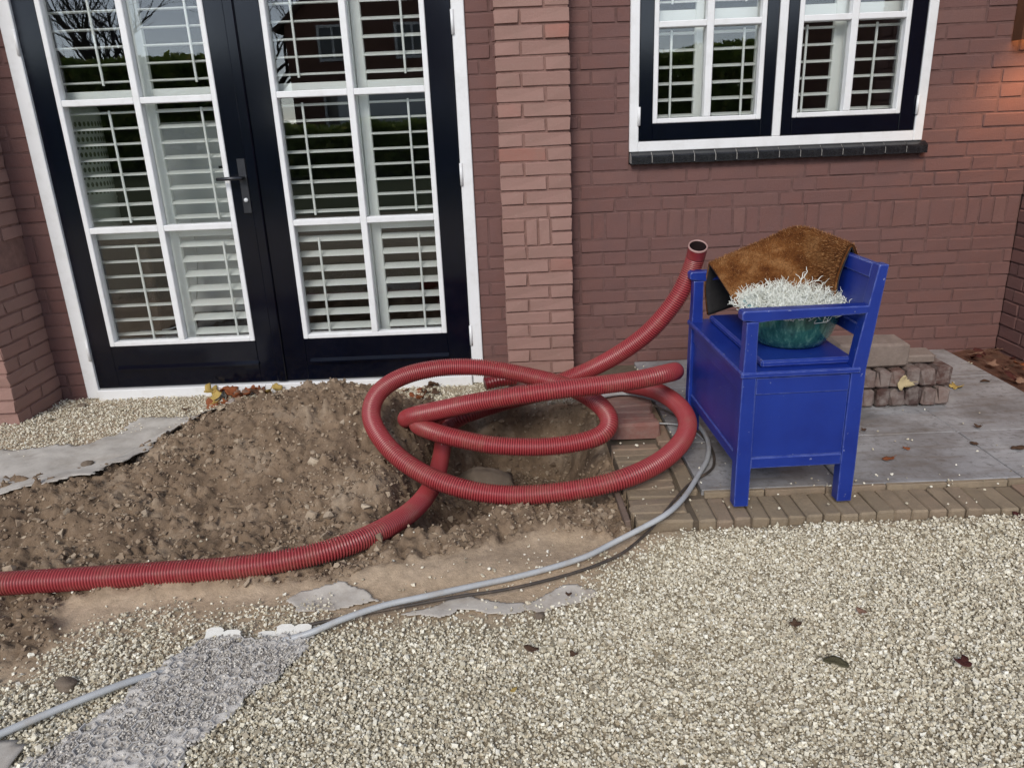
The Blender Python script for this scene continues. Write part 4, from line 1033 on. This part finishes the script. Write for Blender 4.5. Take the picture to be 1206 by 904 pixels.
tag(hexm.build('cell_walls', m, pan), kind='stuff')
# white fleece cells folded up along the far edge
MT['clean_fleece'] = simple('clean fleece', (.66, .65, .61), .8, .1, 30, .4, .003, .3, (.4, .36, .3), 30, .6)
A = at_z(240, 752, .0); Bp = at_z(366, 745, .0)
for i in range(6):
    if i == 2: continue
    f0, f1 = i/6, (i+1.0)/6; a = A*(1-f0)+Bp*f0; c = A*(1-f1)+Bp*f1; w_ = float(np.linalg.norm(c-a))/2; hh = .030+random.uniform(-.006, .004) if i != 3 else .016
    me = MB().prism([(-w_*.98, 0), (w_*.98, 0), (w_*.98, hh*.8), (w_*.55, hh), (-w_*.55, hh), (-w_*.98, hh*.8)], -.002, .002, 'y').mesh('folded_flap', MT['clean_fleece'])
    mid_ = (a+c)/2
    piece('folded_flap', me, (mid_[0], mid_[1], float(height(mid_[0], mid_[1], False))+.010), pan, (R(-60+random.uniform(-12, 8)), 0, math.atan2(c[1]-a[1], c[0]-a[0])+random.uniform(-.06, .06)))
# gravel crumbs in the cells
x, y = scatter(26000, (x0, x1, y0, y1)); kk = (sdf(PANEL, x, y)+.03*fbm(x, y, 9, 3, 2) > .004) & (RNG.random(26000) < .3+.7*sst(-.05, .2, fbm(x, y, 10, 3, 4))); x, y = x[kk], y[kk]; sz = RNG.uniform(.002, .0065, len(x))
MT['crumb'] = stone_mat('grey crumbs', [(0, (.13, .115, .10)), (.3, (.36, .33, .30)), (.7, (.58, .55, .50)), (1, (.74, .71, .65))], .85, (.4, .36, .31))
cr_ = stones('grid_fill', np.stack([x, y, height(x, y, False)+.013+RNG.uniform(0, .006, len(x))], 1), sz, MT['crumb'], ico(), seed=21); cr_.parent = pan
def blob(name, c, rad, m, label, cat, seed=1, amp=.25, rz=0.0, ridges=0):
    g_ = np.random.default_rng(seed); nu, nv_ = 22, 14; vs = []; fs = []
    ph = g_.uniform(0, 6, 6)
    for i in range(nv_+1):
        th = math.pi*i/nv_
        for j in range(nu):
            a = 2*math.pi*j/nu; d = np.array([math.sin(th)*math.cos(a), math.sin(th)*math.sin(a), math.cos(th)])
            s_ = 1+amp*(.5*math.sin(2*d[0]*2+ph[0]+d[2])+.4*math.sin(3.1*d[1]+ph[1]+2*d[0])+.3*math.sin(5*d[2]+ph[2]+3*d[1]))+ridges*.10*math.sin(14*d[1]+4*d[0]+ph[3])
            q = d*s_*np.array(rad); q[2] = max(q[2], -rad[2]*.6); vs.append(q)
    for i in range(nv_):
        for j in range(nu): fs.append((i*nu+j, (i+1)*nu+j, (i+1)*nu+(j+1) % nu, i*nu+(j+1) % nu))
    o = MB().add(vs, fs, True).build(name, m); o.location = c; o.rotation_euler = (0, 0, rz); return tag(o, label, cat)
q = at_z(572, 552, -.13); blob('muddy_rag', (q[0], q[1], float(height(q[0], q[1]))+.05), (.125, .075, .06), MT['rag'], 'crumpled muddy grey rag lying in the bottom of the pit between the hose loops', 'rag', 2, .22, .1, 1)
q = at_z(559, 441, .0); blob('pale_stone', (q[0], q[1], .0), (.05, .035, .028), MT['stone'], 'pale grey stone on the gravel between the door sill and the pilaster', 'stone', 4, .18)
q = at_z(528, 442, .0); blob('brick_chip', (q[0], q[1], -.012), (.05, .03, .02), MT['old_brick'], 'dark brown brick chip on the gravel beside the pale stone', 'brick chip', 6, .2)
for i, (px, py, sx, lb_) in enumerate(((78, 806, .030, 'dull brown clod on the gravel just above the grey conduit'), (650-20, 722, .012, 'small dark clod below the end of the long torn fleece'), (103, 548, .030, 'dark earth clod lying on the grey ground cloth'), (95, 472, .022, 'small brown stone chip on the gravel at the foot of the white door jamb'), (636, 722, .016, 'round dark brown pebble on the gravel edge below the torn fleece'))):
    if i == 1: continue
    q = at_z(px, py, .0); blob('earth_clod' if i != 3 else 'stone_chip', (q[0], q[1], float(height(q[0], q[1], False))+sx*.55), (sx, sx*.7, sx*.55), MT['rag'], lb_, 'clod', 30+i, .25, i)

# ================================================================= LEAVES
LM = {k_: simple(k_+' leaf', c, .7, .3, 40, .4, .003, .3, d_, 60, .5) for k_, c, d_ in (('rust', (.24, .075, .028), (.12, .04, .02)), ('brown', (.09, .05, .03), (.05, .03, .02)), ('yellow', (.42, .30, .09), (.3, .16, .05)), ('maroon', (.07, .018, .014), (.03, .01, .01)), ('olive', (.085, .075, .04), (.05, .04, .03)), ('tan', (.24, .14, .095), (.16, .09, .06)), ('cream', (.50, .41, .24), (.36, .27, .14)))}
def leaf_mesh(kind, m, seed):
    g_ = random.Random(seed); n_ = 26; pts_ = []
    for i in range(n_):
        a = 2*math.pi*i/n_
        if kind == 'maple': r_ = .55+.45*abs(math.cos(2.5*a))**1.5*(1 if abs(a-math.pi) > .5 else .6)
        elif kind == 'oval': r_ = 1/math.sqrt((math.cos(a))**2+(math.sin(a)/.5)**2)
        else: r_ = .8+.2*math.cos(3*a+1)+g_.uniform(-.1, .1)
        r_ *= 1+g_.uniform(-.07, .07); pts_.append((r_*math.cos(a), r_*math.sin(a)))
    cu, cv = g_.uniform(.25, .7), g_.uniform(-.3, .4); tw = g_.uniform(-.3, .3)
    def zz(x_, y_): return cu*y_*y_+cv*x_*x_+tw*x_*y_+.06*math.sin(5*x_+seed)
    th = .035; mb = MB(); vs = [(0, 0, zz(0, 0))]+[(p[0]*.55, p[1]*.55, zz(p[0]*.55, p[1]*.55)+g_.uniform(-.04, .04)) for p in pts_]+[(p[0], p[1], zz(*p)) for p in pts_]
    k_ = len(vs); vs += [(v2[0], v2[1], v2[2]-th) for v2 in vs]; fs = []
    for i in range(n_):
        j = (i+1) % n_; fs += [(0, 1+i, 1+j), (1+i, 1+n_+i, 1+n_+j, 1+j), (k_, k_+1+j, k_+1+i), (k_+1+i, k_+1+j, k_+1+n_+j, k_+1+n_+i), (1+n_+i, k_+1+n_+i, k_+1+n_+j, 1+n_+j)]
    mb.add(vs, fs, True); mb.tube([(.45, 0, zz(.45, 0)), (1.0, .05, zz(.9, 0)+.1), (1.45, .12, zz(.9, 0)+.25)], .03, 5)
    return mb.mesh('fallen_leaf', m)
def leaf_at(px, py, size, color, kind, label, seed, z=.008, rz=None, group=None, tilt=(0, 0)):
    q = at_z(px, py, z); g_ = random.Random(seed); o = piece('fallen_leaf', leaf_mesh(kind, LM[color], seed), (q[0], q[1], z), None, (tilt[0], tilt[1], g_.uniform(0, 6) if rz is None else rz), (size,)*3)
    return tag(o, label, 'leaf', group)
PZv = .0505
for a in ((985, 778, .030, 'olive', 'oval', 'large olive brown leaf lying flat on the open gravel', 1, .012, 2.6), (1134, 780, .020, 'maroon', 'irr', 'dark maroon leaf standing up on the open gravel', 2, .016, 1.2), (938, 735, .018, 'brown', 'maple', 'thin dark curled leaf scrap on the gravel near the olive leaf', 3, .012, .4), (1015, 720, .015, 'tan', 'irr', 'small reddish tan leaf scrap on the gravel', 4, .012, .3), (626, 764, .020, 'brown', 'oval', 'brown curled leaf on the gravel below the torn fleece', 5, .012, 2.7), (675, 770, .012, 'brown', 'irr', 'little dark brown leaf crumb on the gravel beside a curled brown leaf', 6, .010, .2), (605, 812, .011, 'yellow', 'oval', 'tiny yellow leaf on the open gravel', 7, .012, .8), (1046, 540, .024, 'rust', 'oval', 'rust orange curled leaf on the grey tile beside the bench', 8, PZv+.003, .2), (1068, 527, .015, 'rust', 'irr', 'small rust leaf on the grey tile between bench and paver stack', 9, PZv+.003, 1), (1126, 455, .032, 'yellow', 'maple', 'yellow maple leaf on the paving beside the stack of pavers', 10, PZv+.004, .3), (1200, 551-24, .03, 'brown', 'oval', 'dark grey brown leaf on the paving joint', 11, PZv+.003, .1), (1152, 502, .017, 'brown', 'irr', 'dark withered leaf on the tile in front of the brick corner', 12, PZv+.003, .5), (1147, 522, .016, 'brown', 'irr', 'withered leaf on the paving joint between two grey tiles', 13, PZv+.003, 2.2), (1160, 448, .022, 'brown', 'oval', 'brown leaf on the paving before the earth bed', 14, PZv+.003, .0), (1204, 608, .026, 'maroon', 'irr', 'dark red leaf on the gravel against the brick edging', 15, .012, .6), (125, 461, .022, 'brown', 'irr', 'black brown leaf against the white door sill by the jamb', 16, -.02, .4), (150, 463, .016, 'brown', 'irr', 'small dark leaf on the gravel in front of the door sill', 17, -.02, 1.3), (220, 482, .022, 'brown', 'oval', 'brown leaf on the gravel above the grey ground cloth', 18, -.012, .2), (60, 494, .016, 'olive', 'oval', 'dark leaf on the gravel beside the foot of the left pilaster', 19, -.01, .1), (1018, 482+24, .012, 'brown', 'irr', 'tiny dark leaf on the tile behind the back leg of the bench', 20, PZv+.003, .9), (650+20, 722-22, .010, 'brown', 'irr', 'tiny leaf crumb on the pale torn fleece', 21, .02, .9)):
    leaf_at(a[0], a[1], a[2], a[3], a[4], a[5], a[6], a[7], a[8])
lf_y = MB
q = at_y(1064, 450, -.765); o = piece('fallen_leaf', leaf_mesh('irr', LM['cream'], 40), tuple(q), None, (R(86), 0, .1), (.034,)*3); tag(o, 'pale cream leaf stuck upright against the front of the paver stack', 'leaf')
gl_ = random.Random(8)
for i in range(34):     # drift of leaves by the sill
    px = gl_.uniform(245, 335); py = 468-(px-245)*.13+gl_.uniform(-9, 5); c = 'yellow' if (px < 262 and gl_.random() < .6) or (px > 315 and gl_.random() < .5) else gl_.choice(['rust', 'rust', 'tan', 'brown', 'rust'])
    q = at_z(px, py, .0); zz_ = float(height(q[0], min(q[1], -.05), False))+gl_.uniform(.005, .05)
    o = piece('fallen_leaf', leaf_mesh(gl_.choice(['maple', 'irr', 'oval']), LM[c], 100+i), (q[0], min(q[1], -.06), zz_), None, (gl_.uniform(-.9, .9), gl_.uniform(-.9, .9), gl_.uniform(0, 6)), (gl_.uniform(.024, .04),)*3)
    tag(o, 'curled autumn leaf in the drift between the white door sill and the earth mound', 'leaf', 'leaf drift by the door sill')
for i in range(11):
    px = gl_.uniform(470, 520); py = gl_.uniform(448, 470); q = at_z(px, py, .0); zz_ = float(height(q[0], q[1], False))+gl_.uniform(.01, .03)
    o = piece('fallen_leaf', leaf_mesh(gl_.choice(['maple', 'irr']), LM[gl_.choice(['tan', 'brown', 'rust', 'brown'])], 200+i), (q[0], q[1], zz_), None, (gl_.uniform(-.8, .8), gl_.uniform(-.8, .8), gl_.uniform(0, 6)), (gl_.uniform(.022, .036),)*3)
    tag(o, 'withered brown leaf on the gravel inside the big hose loop', 'leaf', 'leaves inside the hose loop')
for i in range(16):
    x_ = gl_.uniform(2.18, 2.40); y_ = gl_.uniform(-.75, -.04)
    o = piece('fallen_leaf', leaf_mesh(gl_.choice(['maple', 'irr', 'oval']), LM[gl_.choice(['tan', 'brown', 'rust', 'maroon'])], 300+i), (x_, y_, .062), None, (gl_.uniform(-.5, .5), gl_.uniform(-.5, .5), gl_.uniform(0, 6)), (gl_.uniform(.022, .04),)*3)
    tag(o, 'fallen leaf on the dark earth bed in the corner of the walls', 'leaf', 'leaves on the corner bed')

# ================================================================= BEHIND THE CAMERA (seen only in the glass)
MT['far_brick'] = brick_mat('neighbour brick', [(0, (.16, .08, .06)), (1, (.22, .11, .08))], (.14, .08, .065), (.2, .14, .11))
MT['hedge'] = stone_mat('hedge leaves', [(0, (.10, .16, .03)), (.5, (.22, .32, .06)), (.85, (.34, .42, .10)), (1, (.45, .42, .13))], .55, (.14, .20, .05))
t = MT['hedge'].node_tree; b = [n_ for n_ in t.nodes if n_.type == 'BSDF_PRINCIPLED'][0]; o_ = [n_ for n_ in t.nodes if n_.type == 'OUTPUT_MATERIAL'][0]
tl_ = N(t, 'BsdfTranslucent'); L(t, b.inputs['Base Color'].links[0].from_socket, tl_.inputs[0]); mx = N(t, 'MixShader'); mx.inputs[0].default_value = .5
L(t, b.outputs[0], mx.inputs[1]); L(t, tl_.outputs[0], mx.inputs[2]); L(t, mx.outputs[0], o_.inputs[0])
def leaf_cloud(P_, size, m, name, seed=1):
    g_ = np.random.default_rng(seed); n_ = len(P_); a = g_.normal(0, 1, (n_, 3)); a /= np.linalg.norm(a, axis=1)[:, None]; b_ = np.cross(a, g_.normal(0, 1, (n_, 3))); b_ /= np.linalg.norm(b_, axis=1)[:, None]
    s_ = g_.uniform(.6, 1.3, (n_, 1))*size; V_ = np.stack([P_-a*s_, P_+b_*s_*.5, P_+a*s_, P_-b_*s_*.5], 1).reshape(-1, 3)
    return big_mesh(name, V_, np.arange(n_*4).reshape(-1, 4), m)
def hedge(x0, x1, y0, y1, h, n_, label, seed, ls=.06):
    e = empty('garden_hedge', ((x0+x1)/2, (y0+y1)/2, 0)); tag(e, label, 'hedge'); g_ = np.random.default_rng(seed)
    P_ = np.stack([g_.uniform(x0, x1, n_), g_.uniform(y0, y1, n_), g_.uniform(0, 1, n_)**.8*h], 1); P_[:, 2] += .18*fbm(P_[:, 0], P_[:, 1], 1.5, 3, 1)
    P_ -= np.array([(x0+x1)/2, (y0+y1)/2, 0])
    tag(obj_from(leaf_cloud(P_, ls, MT['hedge'], 'foliage', seed), 'foliage', e), kind='stuff')
    st2 = MB()
    for i in range(int((x1-x0)*3)): xx = g_.uniform(x0, x1)-(x0+x1)/2; st2.tube([(xx, 0, -.05), (xx+.1, .05, h*.5), (xx+g_.uniform(-.2, .2), .1, h*.8)], [.03, .02, .008], 5)
    st2.build('stems', MT['rag'], e)
hedge(1.0, 4.75, -11.3, -10.2, 2.15, 26000, 'clipped green garden hedge reflected in the left sash of the window', 3)
hedge(-6.5, .6, -15.5, -14.6, 1.15, 16000, 'low dark hedge reflected in the glass of the handleless door leaf', 4, .09)
hedge(-19, -7.5, -23.5, -22.0, 3.3, 26000, 'tall dark hedge reflected in the glass of the left door leaf', 5, .16)
gw = empty('added_reflection_wall', (7.2, -11.0, 0)); tag(gw, 'added plain brick wall hiding bright sky in the right sash reflection', 'wall')  # wall added to block the bright sky gap mirrored in the right sash
MB().box((-2.3, -.11, -.05), (2.3, .11, 2.55), .01).build('wall', MT['far_brick'], gw); MB().box((-2.33, -.15, 2.551), (2.33, .15, 2.62), .01).build('coping', MT['block'], gw)
MT['bark'] = simple('bark', (.05, .04, .032), .9, .3, 12, .4, .01)
def bare_tree(x_, y_, h, label, seed):
    e = empty('bare_tree', (x_, y_, 0)); tag(e, label, 'tree', 'bare trees across the garden'); g_ = random.Random(seed); tr = MB(); cr2 = MB()
    def grow(p, d, ln, r_, lvl):
        ps = [np.array(p)]; dd = np.array(d, float); k_ = 4
        for i in range(k_):
            dd = dd+np.array([g_.gauss(0, .13), g_.gauss(0, .13), g_.gauss(.03, .09)]); dd /= np.linalg.norm(dd); ps.append(ps[-1]+dd*ln/k_)
        (tr if lvl < 1 else cr2).tube(ps, np.linspace(r_, r_*.62, k_+1), 7 if lvl < 2 else 4, False)
        if lvl >= 5: return
        for i in range(g_.choice([2, 3, 3]) if lvl else 5):
            a = g_.uniform(0, 2*math.pi); sp = g_.uniform(.45, .95); nd = dd+sp*np.array([math.cos(a), math.sin(a), g_.uniform(-.25, .5)]); nd /= np.linalg.norm(nd)
            grow(ps[g_.choice([2, 3, 4])] if i else ps[-1], nd, ln*g_.uniform(.62, .82), r_*g_.uniform(.45, .62), lvl+1)
    grow((0, 0, -.1), (0, 0, 1), h*.32, h*.022, 0)
    tr.build('trunk', MT['bark'], e); cr2.build('crown', MT['bark'], e)
bare_tree(-15.5, -27, 9.5, 'leafless tree reflected at the outer edge of the left door leaf', 2)
bare_tree(-12.2, -25, 8.5, 'leafless tree reflected in the upper glass of the left door leaf', 5)
bare_tree(-9.6, -29, 10, 'leafless tree reflected in the upper glass beside the door handle', 9)
# neighbour's house across the street
nh = empty('brick_house', (-4.2, -27, 0)); tag(nh, 'brick house with white windows reflected in the glass of the right door leaf', 'house')
MT['roof'] = simple('roof tiles', (.09, .05, .04), .8, .3, 6, .4, .02)
MT['farglass'] = simple('far window glass', (.04, .045, .05), .1, .1, 2, 0)
MB().prism([(-3.6, 0), (3.4, 0), (3.4, 4.6), (-.1, 7.4), (-3.6, 4.6)], -6.0, 0, 'y').build('wall', MT['far_brick'], nh)
rf = MB(); rf.prism([(-4.0, 4.40), (-3.9, 4.30), (-.1, 7.38), (3.7, 4.30), (3.8, 4.40), (-.1, 7.65)], -6.1, .25, 'y').build('roof', MT['roof'], nh)
for (wx, wz, ww, wh) in ((-1.9, 1.0, 1.1, 1.4), (1.0, 1.0, 1.5, 1.4), (-1.9, 3.3, 1.1, 1.2), (1.0, 3.3, 1.3, 1.2)):
    f = MB().box((wx-ww/2, -.01, wz), (wx-ww/2+.09, .06, wz+wh)).box((wx+ww/2-.09, -.01, wz), (wx+ww/2, .06, wz+wh)).box((wx-ww/2+.09, -.01, wz), (wx+ww/2-.09, .06, wz+.09)).box((wx-ww/2+.09, -.01, wz+wh-.09), (wx+ww/2-.09, .06, wz+wh)).box((wx-.04, -.01, wz+.09), (wx+.04, .055, wz+wh-.09)).build('window', MT['white'], nh)
    MB().box((wx-ww/2+.09, -.005, wz+.09), (wx+ww/2-.09, .02, wz+wh-.09)).build('pane', MT['farglass'], f)
# parked van
vn_ = empty('parked_van', (-1.9, -18.2, 0)); tag(vn_, 'white delivery van reflected in the glass of the right door leaf', 'van')
MT['vanwhite'] = simple('van paint', (.62, .66, .70), .25, .03, 3, 0)
b_ = MB().prism([(-2.3, .35), (2.35, .35), (2.4, .75), (2.2, 1.0), (1.45, 1.12), (.75, 1.85), (.3, 1.98), (-2.2, 1.98), (-2.35, 1.7)], -.9, .9, 'y').build('body', MT['vanwhite'], vn_)
bv = b_.modifiers.new('edge', 'BEVEL'); bv.width = .06; bv.segments = 2
MB().prism([(.35, 1.2), (1.25, 1.2), (.72, 1.75), (.35, 1.78)], .895, .91, 'y').build('side_window', MT['farglass'], vn_)
MB().prism([(1.42, 1.17), (.80, 1.80), (.82, 1.82), (1.46, 1.19)], -.75, .75, 'y').build('windscreen', MT['farglass'], vn_)
for wx in (-1.45, 1.5):
    for wy in (-.86, .86):
        whl = MB().tube([(wx, wy-.1, .32), (wx, wy+.1, .32)], .32, 20).build('wheel', MT['rubber'], vn_)
        MB().tube([(wx, wy-.106, .32), (wx, wy+.106, .32)], .19, 16).build('rim', MT['pewter'], whl)
# trim names of the setting
for o in scene.objects:
    if o.name.startswith('gravel') and o.get('kind') != 'stuff' and o.parent is None and 'label' not in o: o['kind'] = 'stuff'
